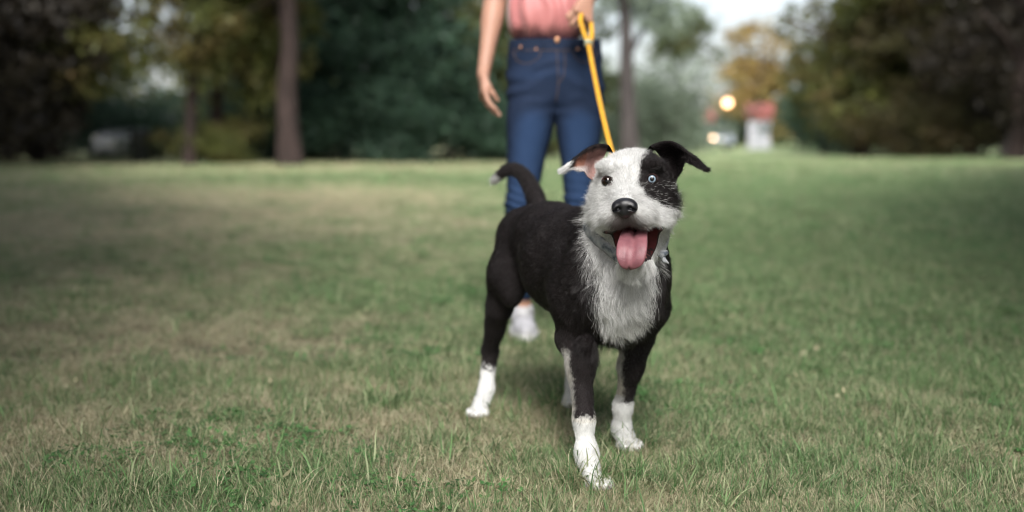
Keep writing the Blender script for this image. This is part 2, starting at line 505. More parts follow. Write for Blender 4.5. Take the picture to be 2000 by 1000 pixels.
# longer grass standing round the paws
for q in (G(1158, 936), G(1224, 864), G(935, 801), G(1115, 782)):
    k = 90; P_ = q[:2] + np.stack([RNG.normal(0, .040, k), -.018 - .055 * RNG.random(k)], 1); lay(P_, 1.30, .50)
lay(scatter(GRN[1], 1, 3.2, 7.0), 1.1, .04, 1.25)
lay(scatter(GRN[2], 1, 7.0, 16.0), 1.3, .03, 1.8)
lay(scatter(GRN[3], 1, 16.0, 34.0), 1.8, .02, 3.0)
pts, idx, rot, scl = map(np.concatenate, (pts, idx, rot, scl))
gm = bpy.data.meshes.new('grass'); gm.vertices.add(len(pts)); gm.vertices.foreach_set('co', pts.astype(np.float32).ravel())
grass = bpy.data.objects.new('grass', gm); COL.objects.link(grass)
tag(grass, 'short park lawn of green and straw coloured grass blades', 'grass', kind='stuff')
a = gm.attributes.new('idx', 'INT', 'POINT'); a.data.foreach_set('value', idx.astype(np.int32))
a = gm.attributes.new('rot', 'FLOAT_VECTOR', 'POINT'); a.data.foreach_set('vector', rot.astype(np.float32).ravel())
a = gm.attributes.new('scl', 'FLOAT_VECTOR', 'POINT'); a.data.foreach_set('vector', scl.astype(np.float32).ravel())
ng = bpy.data.node_groups.new('grass scatter', 'GeometryNodeTree')
ng.interface.new_socket('Geometry', in_out='INPUT', socket_type='NodeSocketGeometry')
ng.interface.new_socket('Geometry', in_out='OUTPUT', socket_type='NodeSocketGeometry')
gi_, go_ = ng.nodes.new('NodeGroupInput'), ng.nodes.new('NodeGroupOutput')
iop = ng.nodes.new('GeometryNodeInstanceOnPoints'); ci = ng.nodes.new('GeometryNodeCollectionInfo')
ci.inputs['Collection'].default_value = tuft_col; ci.inputs['Separate Children'].default_value = True; ci.inputs['Reset Children'].default_value = True
iop.inputs['Pick Instance'].default_value = True
def named(t, nm):
    x = ng.nodes.new('GeometryNodeInputNamedAttribute'); x.data_type = t; x.inputs['Name'].default_value = nm
    return [o for o in x.outputs if o.enabled and o.name == 'Attribute'][0]
m2p = ng.nodes.new('GeometryNodeMeshToPoints')
ng.links.new(gi_.outputs[0], m2p.inputs['Mesh']); ng.links.new(m2p.outputs[0], iop.inputs['Points'])
ng.links.new(ci.outputs[0], iop.inputs['Instance'])
ng.links.new(named('INT', 'idx'), iop.inputs['Instance Index'])
ng.links.new(named('FLOAT_VECTOR', 'rot'), iop.inputs['Rotation'])
ng.links.new(named('FLOAT_VECTOR', 'scl'), iop.inputs['Scale'])
ng.links.new(iop.outputs[0], go_.inputs[0])
md = grass.modifiers.new('scatter', 'NODES'); md.node_group = ng

# ---- trees
def leaf_mat(name, dark, light, warm=None, trans=.3, value=1.0):
    m = mat(name, rough=.55, spec=.3)
    nt = m.node_tree; b = nt.nodes['Principled BSDF']
    ge = nt.nodes.new('ShaderNodeNewGeometry'); n1 = nnoise(nt, ge, .9, 3); 
    a = nt.nodes.new('ShaderNodeAttribute'); a.attribute_name = 'tint'
    c = nmix(nt, a.outputs['Fac'], dark, light)
    if warm:
        r = nt.nodes.new('ShaderNodeMapRange'); r.inputs[1].default_value = .45; r.inputs[2].default_value = .70
        nt.links.new(n1.outputs[0], r.inputs[0]); c = nmix(nt, r.outputs[0], c, warm)
    nt.links.new(c, b.inputs['Base Color'])
    tr = nt.nodes.new('ShaderNodeBsdfTranslucent'); nt.links.new(c, tr.inputs[0])
    mx = nt.nodes.new('ShaderNodeMixShader'); mx.inputs[0].default_value = trans
    nt.links.new(b.outputs[0], mx.inputs[1]); nt.links.new(tr.outputs[0], mx.inputs[2]); nt.links.new(mx.outputs[0], nt.nodes['Material Output'].inputs[0])
    return m
LEAF = dict(
    olive=leaf_mat('olive green leaves', (.036, .048, .014), (.140, .152, .040), (.12, .08, .03)),
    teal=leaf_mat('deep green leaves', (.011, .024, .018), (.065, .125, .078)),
    mid=leaf_mat('mid green leaves', (.045, .065, .025), (.100, .130, .050), (.12, .11, .04)),
    sage=leaf_mat('grey green leaves', (.130, .175, .125), (.260, .310, .235)),
    amber=leaf_mat('amber turning leaves', (.200, .135, .045), (.420, .290, .110), (.24, .21, .07)),
    umber_shade=leaf_mat('leaves darkened for shade', (.012, .009, .007), (.028, .022, .013)),  # shade of the edge trees is put into this leaf colour
    russet=leaf_mat('olive brown leaves', (.024, .023, .010), (.075, .068, .024), (.075, .052, .022)))
M_bark = noise_mat('bark', [(.3, (.016, .011, .010)), (.7, (.044, .030, .027))], 6, rough=.95, bump=.8, bscale=14, stretch=(1, 1, .25), bdist=.04)
M_barkg = noise_mat('grey bark', [(.3, (.032, .027, .027)), (.7, (.070, .060, .059))], 6, rough=.95, bump=.8, bscale=14, stretch=(1, 1, .25), bdist=.04)

def leaves(lobes, nleaf, size, clump=.35):
    """leaf faces gathered in sprays through a crown given as ellipsoid lobes (centre, radii)"""
    w = np.array([r[0] * r[1] * r[2] for c, r in lobes]) ** .67; w /= w.sum()
    nc = max(1, int(nleaf / 26)); li = RNG.choice(len(lobes), nc, p=w)
    C = np.array([lobes[i][0] for i in li], float); Rr = np.array([lobes[i][1] for i in li], float)
    d = nrm_(RNG.normal(size=(nc, 3))); rad = .35 + .68 * RNG.random(nc) ** .55
    cen = C + d * Rr * rad[:, None]
    k = np.repeat(np.arange(nc), 26); n = len(k)
    P = cen[k] + RNG.normal(0, clump * .5, (n, 3)) * np.array([1, 1, .6])
    a = nrm_(RNG.normal(size=(n, 3))); b = nrm_(np.cross(a, RNG.normal(size=(n, 3))))
    s = size * (.6 + .8 * RNG.random(n))[:, None]
    V = np.stack([P - a * s, P + b * s * .45, P + a * s, P - b * s * .45], 1).reshape(-1, 3)
    F = np.arange(4 * n).reshape(-1, 4)
    t = np.repeat(np.clip(.5 * RNG.random(nc)[k] + .5 * RNG.random(n), 0, 1), 4)
    return V, F, t
def nrm_(v): return v / (np.linalg.norm(v, axis=1, keepdims=True) + 1e-9)

def crown_mesh(name, lobes, nleaf, size, clump=.35):
    V, F, t = leaves(lobes, nleaf, size, clump)
    o = mesh_np(name, V, F, [LEAF['mid']], smooth=False, link=False)
    flt_attr(o, 'tint', t); return o.data
def trunk_mesh(h, r, lean, limbs, seed, top=.35):
    rg = np.random.default_rng(seed)
    pts = [np.array([0, 0, -.3])]; ax = np.array([0, 0, 0.0])
    for k in range(1, 9):
        f = k / 8; pts.append(np.array([lean[0] * f ** 1.3, lean[1] * f ** 1.3, h * f]) + np.append(rg.normal(0, .03 * h / 6, 2), 0))
    pts = spline(pts, 22); rad = np.interp(np.linspace(0, 1, 22), [0, .06, .14, 1], [r * 1.55, r * 1.2, r, r * top])
    parts = [tube(pts, rad, 10)]
    for k in range(limbs):
        f = .35 + .6 * (k + .5) / limbs; p = pts[int(f * 21)]; rr = rad[int(f * 21)] * .55
        az = rg.random() * 2 * PI; L = h * (.28 + .2 * rg.random())
        q = [p, p + np.array([math.cos(az) * L * .4, math.sin(az) * L * .4, L * .35]), p + np.array([math.cos(az) * L, math.sin(az) * L, L * .6])]
        parts.append(tube(spline(q, 8), np.linspace(rr, rr * .25, 8), 6))
    return merge(parts)

def rlobes(n, cx, cy, cz, rx, ry, rz, lr, seed):
    rg = np.random.default_rng(seed); out = []
    for _ in range(n):
        d = rg.normal(size=3); d /= np.linalg.norm(d); q = rg.random() ** .4
        out.append(((cx + d[0] * rx * q, cy + d[1] * ry * q, cz + d[2] * rz * q), tuple(lr * (.6 + .7 * rg.random()) * np.array([1.15, 1.15, .75]))))
    return out
# crowns in metres for a tree about 8 m tall
CROWN = dict(
    shade=[crown_mesh('crown', rlobes(24, 0, 0, 4.4, 3.0, 3.2, 1.7, 1.3, s), 19000, .18, .35) for s in (11, 12)],
    full=[crown_mesh('crown', rlobes(20, 0, 0, 3.7, 2.1, 2.1, 3.6, 1.15, s), 21000, .090, .30) for s in (1, 2)],      # foliage down to the ground
    high=[crown_mesh('crown', rlobes(14, 0, 0, 6.2, 2.6, 2.6, 1.7, 1.2, s), 11000, .085, .35) for s in (3, 4)],
    airy=[crown_mesh('crown', rlobes(11, 0, 0, 5.6, 1.9, 1.9, 2.0, .75, s), 4200, .095, .45) for s in (5, 6)],
    drape=[crown_mesh('crown', rlobes(18, 0, 0, 3.7, 2.5, 2.2, 3.1, .85, s), 11000, .085, .40) for s in (7, 8)],
    bush=[crown_mesh('crown', rlobes(9, 0, 0, 1.1, 1.3, 1.0, .8, .7, s), 5200, .062, .42) for s in (9, 10)])
TRUNKM = {}
def tree(name, label, group, px, Y, kind, leaf, s=1.0, h=5.5, r=.18, lean=(0, 0), limbs=5, bark=None, sz=None, seed=0, rz=None):
    loc = Yat(px, Y); loc[2] = float(gz(loc[None])[0]) - .02
    t = empty(name, loc, RNG.random() * 6.28 if rz is None else rz)
    tag(t, label, 'tree' if kind != 'bush' else 'bush', group)
    t.scale = (s, s, s if sz is None else sz)
    cr = bpy.data.objects.new('crown', CROWN[kind][seed % 2]); COL.objects.link(cr); cr.parent = t
    cr.material_slots[0].link = 'OBJECT'; cr.material_slots[0].material = LEAF[leaf]
    if kind != 'bush' or True:
        key = (h, r, lean, limbs)
        if key not in TRUNKM:
            V, F = trunk_mesh(h, r, lean, limbs, 5 + len(TRUNKM)); o = mesh_np('trunk', V, F, [M_bark], link=False); TRUNKM[key] = o.data
        tk = bpy.data.objects.new('trunk', TRUNKM[key]); COL.objects.link(tk); tk.parent = t
        tk.material_slots[0].link = 'OBJECT'; tk.material_slots[0].material = bark or M_bark
    return t
GT = 'trees round the edge of the lawn'
TREES = [
 # label, px, Y, kind, leaf, scale, h, r, lean, limbs, sz
 ('dark shaded tree filling the left edge of the view, foliage down to the grass', -60, 23, 'full', 'umber_shade', 1.0, 5.5, .22, (0, 0), 5, 1.25),
 ('dark tree just right of the blackest one at the left edge', 75, 27, 'full', 'umber_shade', .8, 5.5, .22, (0, 0), 5, 1.1),
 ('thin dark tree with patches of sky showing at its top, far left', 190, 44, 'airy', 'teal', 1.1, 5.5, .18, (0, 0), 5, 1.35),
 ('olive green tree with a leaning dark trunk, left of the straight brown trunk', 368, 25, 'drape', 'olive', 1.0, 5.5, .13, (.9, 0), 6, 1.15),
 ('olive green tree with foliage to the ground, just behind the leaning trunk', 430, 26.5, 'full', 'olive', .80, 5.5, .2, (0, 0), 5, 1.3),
 ('dark tree between the sky gap and the silver car, far left', 105, 31, 'full', 'umber_shade', .7, 5.5, .2, (0, 0), 5, 1.3),
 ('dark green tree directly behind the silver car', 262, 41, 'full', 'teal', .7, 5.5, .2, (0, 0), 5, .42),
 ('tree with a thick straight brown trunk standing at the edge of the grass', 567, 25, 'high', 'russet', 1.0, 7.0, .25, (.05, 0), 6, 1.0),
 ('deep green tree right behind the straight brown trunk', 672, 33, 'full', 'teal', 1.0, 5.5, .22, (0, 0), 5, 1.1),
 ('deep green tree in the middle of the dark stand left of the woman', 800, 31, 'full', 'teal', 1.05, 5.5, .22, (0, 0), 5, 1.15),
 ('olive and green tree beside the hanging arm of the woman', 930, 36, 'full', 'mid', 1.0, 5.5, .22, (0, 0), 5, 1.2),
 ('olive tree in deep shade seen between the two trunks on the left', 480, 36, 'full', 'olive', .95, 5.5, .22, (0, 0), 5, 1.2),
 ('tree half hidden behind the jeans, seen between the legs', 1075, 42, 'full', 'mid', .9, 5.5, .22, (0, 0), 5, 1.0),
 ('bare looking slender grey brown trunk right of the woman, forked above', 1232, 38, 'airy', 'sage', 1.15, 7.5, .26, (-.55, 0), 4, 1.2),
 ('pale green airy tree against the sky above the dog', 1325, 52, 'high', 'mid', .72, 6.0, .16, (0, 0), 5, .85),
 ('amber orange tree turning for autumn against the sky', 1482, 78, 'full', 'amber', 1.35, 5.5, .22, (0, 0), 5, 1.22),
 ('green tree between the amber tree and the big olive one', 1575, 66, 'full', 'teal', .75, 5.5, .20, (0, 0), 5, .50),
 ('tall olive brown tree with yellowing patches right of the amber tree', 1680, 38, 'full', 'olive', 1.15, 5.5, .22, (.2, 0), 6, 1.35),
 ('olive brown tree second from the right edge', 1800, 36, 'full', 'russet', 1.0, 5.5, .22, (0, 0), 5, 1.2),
 ('dark brown tree at the right edge of the view, in deep shade', 1985, 31, 'full', 'umber_shade', 1.1, 5.5, .22, (0, 0), 5, 1.2),
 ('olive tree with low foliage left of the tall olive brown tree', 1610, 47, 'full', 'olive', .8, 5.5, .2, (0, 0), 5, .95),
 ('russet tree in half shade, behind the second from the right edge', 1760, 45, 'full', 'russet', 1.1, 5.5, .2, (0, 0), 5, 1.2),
 ('dark tree behind the thin pale trunk at the right', 1890, 44, 'full', 'umber_shade', 1.2, 5.5, .22, (0, 0), 5, 1.2),
 ('tree with a thin pale grey trunk near the right edge', 1957, 39, 'high', 'umber_shade', 1.0, 7.0, .13, (0, 0), 5, 1.2),
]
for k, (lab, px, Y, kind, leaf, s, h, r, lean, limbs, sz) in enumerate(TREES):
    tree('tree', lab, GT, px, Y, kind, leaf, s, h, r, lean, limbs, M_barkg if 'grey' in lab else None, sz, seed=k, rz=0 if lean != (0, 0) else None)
GB = 'bushes behind the lawn'
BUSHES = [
 ('small yellow green bush between the leaning and the straight trunk', 455, 26.0, 'olive', .55), ('small olive bush at the foot of the leaning trunk', 385, 25.5, 'olive', .5), ('olive brown bush under the second tree from the right', 1800, 33.5, 'russet', 1.0), ('brown bush at the foot of the thin pale trunk', 1925, 34, 'umber_shade', 1.1), ('brown bush in the black corner at the left edge', 15, 26, 'umber_shade', 1.0), ('olive brown bush below the yellowing tree', 1690, 36, 'russet', .9),
 ('dark bush just right of the foot of the straight brown trunk', 606, 33, 'teal', .9), ('brown bush in the darkest corner at the far left', -20, 30, 'umber_shade', 1.2), ('dark bush between the two trunks on the left', 440, 38, 'teal', 1.2), ('dark bush seen under the hanging hand', 985, 31, 'teal', .9),
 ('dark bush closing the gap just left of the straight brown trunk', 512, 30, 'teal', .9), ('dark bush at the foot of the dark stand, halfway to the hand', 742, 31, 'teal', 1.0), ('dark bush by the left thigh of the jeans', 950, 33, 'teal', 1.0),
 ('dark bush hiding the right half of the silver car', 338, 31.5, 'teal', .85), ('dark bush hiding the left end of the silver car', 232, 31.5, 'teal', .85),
 ('dark bush in the corner at the left edge', 20, 34, 'umber_shade', 1.3), ('dark green bush left of the leaning trunk', 350, 37, 'teal', 1.1), ('olive bush between the leaning trunk and the straight one', 420, 34, 'olive', 1.2), ('olive bush right behind the straight brown trunk', 545, 36, 'teal', 1.2),
 ('brown bush at the foot of the darkest tree, left edge', 95, 38, 'umber_shade', 1.3), ('grey green bush behind the slender trunk', 1240, 55, 'sage', 1.6), ('dark bush far behind the lamp post', 1425, 82, 'teal', 1.5), ('dark bush filling the gap left of the far right trees', 1800, 52, 'umber_shade', 1.5), ('low dark bush far behind the right half of the lawn', 1700, 58, 'teal', 1.5), ('low dark bush between the sign and the trees at the right', 1610, 62, 'teal', 1.4), 
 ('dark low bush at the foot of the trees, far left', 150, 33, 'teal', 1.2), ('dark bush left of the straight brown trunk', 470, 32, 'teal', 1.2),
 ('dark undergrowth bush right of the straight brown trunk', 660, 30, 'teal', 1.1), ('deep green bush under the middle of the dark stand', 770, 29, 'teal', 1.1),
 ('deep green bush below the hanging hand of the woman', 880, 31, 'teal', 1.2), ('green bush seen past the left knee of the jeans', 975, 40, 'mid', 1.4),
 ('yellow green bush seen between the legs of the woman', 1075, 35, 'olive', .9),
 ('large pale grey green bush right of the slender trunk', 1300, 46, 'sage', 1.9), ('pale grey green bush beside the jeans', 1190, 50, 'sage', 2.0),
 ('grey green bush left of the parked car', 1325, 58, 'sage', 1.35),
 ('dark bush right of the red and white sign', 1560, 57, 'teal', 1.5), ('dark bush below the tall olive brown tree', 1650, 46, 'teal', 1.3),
 ('dark bush under the trees, third from the right', 1745, 42, 'teal', 1.2), ('brown bush in shade, second from the right', 1850, 40, 'umber_shade', 1.3),
 ('brown bush in deep shade at the right edge', 1975, 44, 'umber_shade', 1.6)]
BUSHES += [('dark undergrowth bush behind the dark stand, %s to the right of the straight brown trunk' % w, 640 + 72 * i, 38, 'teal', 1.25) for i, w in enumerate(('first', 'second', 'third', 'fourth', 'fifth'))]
BUSHES += [('dark bush under the blackest trees, %s from the left edge' % w, -40 + 90 * i, 40, 'umber_shade', 1.3) for i, w in enumerate(('first', 'second', 'third'))]
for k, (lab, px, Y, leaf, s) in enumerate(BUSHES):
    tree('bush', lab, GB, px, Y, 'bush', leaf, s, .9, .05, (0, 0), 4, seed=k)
# far-off wood that closes the gaps
lob = []
rg = np.random.default_rng(3)
for k in range(200):
    x = -75 + 150 * ((k % 120) + .5) / 120; hgt = 3.0 + 3.0 * rg.random() + (4 if x < 8 else 0) + (3 if x > 30 else 0)
    if 8 < x < 24: hgt *= .55
    if -39 < x < -29: hgt *= .30
    lob.append(((x, 92 + rg.random() * 8, hgt * .45), (1.6, 2.0, hgt * .55)))
V, F, t = leaves(lob, 70000, .34, .7)
far = mesh_np('distant_wood', V, F, [LEAF['mid']], smooth=False); flt_attr(far, 'tint', t)
tag(far, 'distant dark wood closing the park behind the trees', 'wood', kind='stuff')
# unseen trees added beside the camera to darken both sides of the lawn
GS = 'unseen trees added to shade the lawn'
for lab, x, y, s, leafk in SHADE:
    t = tree('added_shade_tree', lab, GS, 1000, 10, 'shade', leafk, s, 6.5, .3, (0, 0), 6, seed=int(y), rz=.7 if x < 0 else 3.8)
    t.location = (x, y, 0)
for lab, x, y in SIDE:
    t = tree('tree', lab, 'unseen leafy trees added for shade at both sides', 1000, 10, 'full', 'umber_shade', .60, 5.5, .2, (0, 0), 5, None, .75, seed=int(y), rz=1.0); t.location = (x, y, 0)
# ================================================================== things at the edge of the park
M_glass = mat('car glass', (.03, .035, .04), .05, spec=.8)
M_tyre = mat('tyre rubber', (.02, .02, .02), .8)
M_rimm = mat('wheel rim', (.45, .45, .47), .35, .8)
M_chrome = mat('lamp reflector', (.6, .6, .6), .2, 1.0)
def car(label, px, Y, rz, paint, lit=False):
    loc = Yat(px, Y); loc[2] = float(gz(loc[None])[0])
    t = empty('parked_car', loc, 0); tag(t, label, 'car', 'cars parked beyond the lawn')
    M = mat('car paint', paint, .3, .1, .5); M.node_tree.nodes['Principled BSDF'].inputs['Coat Weight'].default_value = .6
    # side profile (length along x, height) lofted over the width with tumblehome
    low = [(-2.15, .30), (-2.2, .55), (-2.12, .80), (-1.2, .93), (0, .96), (1.2, .93), (2.05, .85), (2.18, .6), (2.12, .30)]
    xs = np.linspace(-2.2, 2.2, 34); top = np.interp(xs, [-2.2, -2.1, -1.15, 1.4, 2.1, 2.2], [.55, .76, .93, .97, .88, .62])
    rows = []
    for x, z in zip(xs, top):
        e = 1 - .10 * (abs(x) / 2.2) ** 4; hw = .88 * e
        arch = 0
        for wx in (-1.35, 1.35):
            if abs(x - wx) < .36: arch = max(arch, math.sqrt(.36 ** 2 - (x - wx) ** 2) + .02)
        zb = max(.22, arch + .04) if arch else .24
        rows.append([(x, -hw * .96, zb), (x, -hw, max(zb + .02, .5)), (x, -hw * .97, z - .06), (x, -hw * .86, z), (x, 0, z + .03), (x, hw * .86, z), (x, hw * .97, z - .06), (x, hw, max(zb + .02, .5)), (x, hw * .96, zb)])
    rows = np.array(rows); nr = 9; m = len(xs)
    V = rows.reshape(-1, 3); F = [(i * nr + k, (i + 1) * nr + k, (i + 1) * nr + k + 1, i * nr + k + 1) for i in range(m - 1) for k in range(nr - 1)]
    F += [(i * nr + nr - 1, (i + 1) * nr + nr - 1, (i + 1) * nr, i * nr) for i in range(m - 1)]
    F2 = [(0, k, k + 1) for k in range(1, nr - 1)] + [((m - 1) * nr, (m - 1) * nr + k + 1, (m - 1) * nr + k) for k in range(1, nr - 1)]
    R3 = np.array([[math.cos(rz), math.sin(rz), 0], [-math.sin(rz), math.cos(rz), 0], [0, 0, 1]])
    def put(v): return np.asarray(v) @ R3 + loc
    bo = mesh_np('body', put(V), [np.array(F), np.array(F2)], [M], t)
    # cabin: roof on pillars with glass
    cab = [(-.95, .93), (-.25, 1.40), (.75, 1.42), (1.55, .97)]
    def ring(x, z, w): return [(x, -w, z), (x, w, z)]
    g = np.array(ring(-.98, .92, .80) + ring(-.30, 1.37, .62) + ring(.80, 1.39, .62) + ring(1.62, .95, .78))
    V, F = g, np.array([(0, 1, 3, 2), (2, 3, 5, 4), (4, 5, 7, 6), (0, 2, 4, 6), (1, 7, 5, 3)])
    mesh_np('window', put(V), F, [M_glass], t, smooth=False)
    V, F = box((.25, 0, 1.405), (1.12, 1.28, .05)); bevel(mesh_np('roof', put(V), F, [M], t, smooth=False), .02)
    ps = []
    for s in (-1, 1):
        ps += [tube([(-1.0, s * .81, .93), (-.30, s * .64, 1.40)], .035, 6), tube([(.25, s * .80, .95), (.25, s * .645, 1.40)], .035, 6), tube([(1.62, s * .79, .95), (.80, s * .64, 1.40)], .045, 6)]
    for V, F in ps: mesh_np('pillar', put(V), F, [M], t)
    for wx in (-1.35, 1.35):
        for s in (-1, 1):
            V, F = tube([(wx, s * .70, .32), (wx, s * .72, .32), (wx, s * .88, .32), (wx, s * .90, .32)], [.28, .32, .32, .28], 20)
            w = mesh_np('wheel', put(V), F, [M_tyre], t)
            V, F = tube([(wx, s * .86, .32), (wx, s * .91, .32)], [.20, .19], 16); mesh_np('rim', put(V), F, [M_rimm], w)
    for s in (-1, 1):
        V, F = quadric_sphere((-2.10, s * .66, .66), (.10, .17, .10), 16, 10)
        on = lit and s == lit
        mesh_np('headlight', put(V), F, [mat('headlight glass', (.8, .8, .75), .2, emit=(1, .62, .36), estr=18.0) if on else M_chrome], t)
        V, F = quadric_sphere((2.12, s * .70, .72), (.06, .14, .07), 12, 8); mesh_np('tail_light', put(V), F, [mat('tail light', (.3, .01, .01), .3)], t)
        V, F = quadric_sphere((-.72, s * .95, 1.0), (.07, .11, .07), 10, 8); mesh_np('mirror', put(V), F, [M], t)
    V, F = box((-2.19, 0, .52), (.04, .62, .14)); mesh_np('number_plate', put(V), F, [mat('number plate', (.6, .6, .55), .5)], t, smooth=False)
    return t
PIx = PI / 2
car('silver grey car seen past the leaning tree at the far left', 290, 33, PIx * .97, (.40, .42, .45))
car('white car mostly hidden by the dark trees, farthest left', 196, 37, PIx * .95, (.60, .62, .62))
car('blue grey car facing the lawn with one headlight lit', 1398, 70, PIx, (.22, .26, .32), lit=1)

# dark rubbish bin in front of the silver car
loc = G(276, 322)
bn = empty('litter_bin', loc); tag(bn, 'dark round litter bin at the edge of the grass by the silver car', 'bin')
M_bin = mat('dark green metal', (.018, .022, .020), .5)
V, F = tube([(0, 0, 0), (0, 0, .05), (0, 0, .75), (0, 0, .80)], [.20, .23, .26, .27], 24); mesh_np('drum', V + loc, F, [M_bin], bn)
V, F = tube([(0, 0, .80), (0, 0, .84), (0, 0, .90)], [.28, .27, .12], 24); mesh_np('lid', V + loc, F, [M_bin], bn)

# park lamp with a glowing globe
lp = Yat(1419, 53); zt = CAMH + (HORIZON - 202) / FPX * 53
lm = empty('park_lamp', lp); tag(lm, 'lit park lamp with a round warm globe on a thin dark post', 'lamp')
M_post = mat('dark iron', (.02, .02, .02), .5)
V, F = tube([(0, 0, 0), (0, 0, .12), (0, 0, .2), (0, 0, zt - .26), (0, 0, zt - .2)], [.11, .10, .045, .04, .09], 12); mesh_np('post', V + lp, F, [M_post], lm)
V, F = quadric_sphere(lp + np.array([0, 0, zt]), (.19,) * 3, 24, 16)
mesh_np('globe', V, F, [mat('lamp globe', (.8, .7, .6), .4, emit=(1.0, .50, .22), estr=3.2)], lm)
V, F = tube([(0, 0, zt + .19), (0, 0, zt + .24), (0, 0, zt + .28)], [.10, .08, .02], 12); mesh_np('cap', V + lp, F, [M_post], lm)

# red topped white sign pylon
sp = Yat(1481, 64); sc1 = 64 / FPX * 1.08
sg = empty('sign_pylon', sp); tag(sg, 'upright white sign with a wide red top at the far edge of the lawn', 'sign')
hz = lambda y: CAMH + (HORIZON - y) * sc1
M_red = mat('red panel', (.28, .075, .07), .6); M_wht = mat('white panel', (.36, .36, .40), .5); M_gry = mat('grey panel', (.30, .31, .34), .5)
def sbox(x0, x1, y0, y1, z0, z1, name, m):
    V, F = box(((x0 + x1) / 2, (y0 + y1) / 2, (z0 + z1) / 2), (x1 - x0, y1 - y0, z1 - z0)); o = mesh_np(name, V + [sp[0], sp[1], 0], F, [m], sg, smooth=False); bevel(o, .02)
sbox(-.80, .80, -.22, .22, hz(238), hz(208), 'top_panel', M_red)
sbox(-.62, -.20, -.16, .16, 0, hz(238.3), 'panel', M_wht); sbox(.20, .64, -.16, .16, 0, hz(238.3), 'panel', M_wht)
sbox(-.195, .195, -.13, .13, 0, hz(238.3), 'panel', M_gry)
sbox(-.72, .74, -.26, .26, -.05, .10, 'plinth', M_gry)
# small red sign left of the lamp
sp = Yat(1383, 66)
sg = empty('small_sign', sp); tag(sg, 'small red sign on a grey post left of the glowing lamp', 'sign')
V, F = box((0, 0, 2.05), (.75, .06, .85)); bevel(mesh_np('panel', V + sp, F, [M_red], sg, smooth=False), .01)
V, F = tube([(0, .06, 0), (0, .06, 2.4)], .04, 8); mesh_np('post', V + sp, F, [M_gry], sg)
# ================================================================== the dog
dog = empty('dog', (0.07, 2.42, 0.0))
tag(dog, 'black and white dog with one blue eye panting with its tongue out', 'dog')
FV = np.array([0.39, -0.92, 0.0]); LV = np.array([0.92, 0.39, 0.0])       # forward and to its left
# head frame: right (in the picture), up, out towards the camera
HO = W(1236, 365, 2.03)
_n = np.array([0, 0, CAMH]) - HO; _n /= np.linalg.norm(_n)
_yaw = math.radians(-5)
_r = np.cross(np.array([0, 0, 1.0]), _n); _r /= np.linalg.norm(_r)
if _r[0] < 0: _r = -_r
_n = _n * math.cos(_yaw) + _r * math.sin(_yaw)
_r = _r - (_r @ _n) * _n; _r /= np.linalg.norm(_r)
_u = np.cross(_r, _n); _u = _u if _u[2] > 0 else -_u
_roll = math.radians(3.0)
HR = _r * math.cos(_roll) + _u * math.sin(_roll); HU = _u * math.cos(_roll) - _r * math.sin(_roll); HN = _n
HM = np.stack([HR, HU, HN])
def H(a, b, c): return HO + a * HR + b * HU + c * HN
def hl(P): return (np.asarray(P) - HO) @ HM.T

sc_ = W(1195, 545, 2.2)
PW = [G(1158, 936, .019), G(1224, 864, .019), G(935, 801, .019), G(1115, 782, .019)]
BODY = [  # chain of (a, b, ra, rb, k)
    (W(1052, 466, 2.62), W(1078, 470, 2.50), .078, .077, 0),
    (W(1078, 470, 2.50), W(1122, 512, 2.36), .077, .102, .05),
    (W(1122, 512, 2.36), W(1188, 548, 2.21), .108, .104, .06),
    (W(1188, 548, 2.21), W(1214, 552, 2.15), .102, .090, .05),
    (W(1195, 480, 2.24), W(1227, 440, 2.12), .092, .068, .06),   # neck
    (W(1212, 624, 2.19), W(1205, 556, 2.15), .044, .068, .05),   # brisket
    # near front leg
    (W(1142, 500, 2.26), W(1136, 580, 2.18), .058, .056, .04),
    (W(1136, 580, 2.18), W(1122, 660, 2.20), .050, .034, .035),
    (W(1122, 660, 2.20), W(1134, 715, 2.17), .033, .0245, .02),
    (W(1134, 715, 2.17), W(1139, 815, 2.145), .0245, .0178, .02),
    (W(1139, 815, 2.145), W(1146, 885, 2.14), .0210, .0170, .012),
    (W(1146, 885, 2.14), PW[0], .0200, .0200, .02),
    # far front leg
    (W(1258, 520, 2.32), W(1258, 600, 2.28), .049, .045, .04),
    (W(1258, 600, 2.28), W(1242, 662, 2.34), .045, .036, .035),
    (W(1242, 662, 2.34), W(1231, 718, 2.34), .033, .0235, .02),
    (W(1231, 718, 2.34), W(1217, 792, 2.37), .0235, .0180, .02),
    (W(1217, 792, 2.37), W(1214, 835, 2.385), .0205, .0165, .012),
    (W(1214, 835, 2.385), PW[1], .0195, .0200, .02),
    # near hind leg
    (W(1022, 466, 2.63), W(995, 535, 2.58), .062, .042, .05),
    (W(993, 535, 2.58), W(975, 600, 2.62), .044, .029, .04),
    (W(975, 600, 2.62), W(957, 685, 2.73), .029, .0190, .02),
    (W(957, 685, 2.73), W(950, 760, 2.72), .0200, .0165, .012),
    (W(950, 760, 2.72), PW[2], .0180, .0205, .02),
    # far hind leg
    (W(1090, 466, 2.70), W(1104, 540, 2.62), .066, .044, .05),
    (W(1104, 540, 2.62), W(1112, 610, 2.70), .044, .029, .04),
    (W(1112, 610, 2.70), W(1116, 678, 2.80), .029, .0190, .02),
    (W(1116, 678, 2.80), W(1120, 750, 2.79), .0200, .0165, .012),
    (W(1120, 750, 2.79), PW[3], .0180, .0205, .02),
]
PAWS = [(PW[0] + FV * .004, FV * .8 + LV * .3), (PW[1], FV), (PW[2], FV * .8 - LV * .45), (PW[3], FV)]
TAIL = spline([W(1052, 408, 2.70), W(1042, 378, 2.75), W(1028, 350, 2.78), W(1008, 332, 2.80), W(988, 333, 2.81), W(968, 350, 2.82)], 12)
TAILR = np.linspace(.023, .0095, 12)

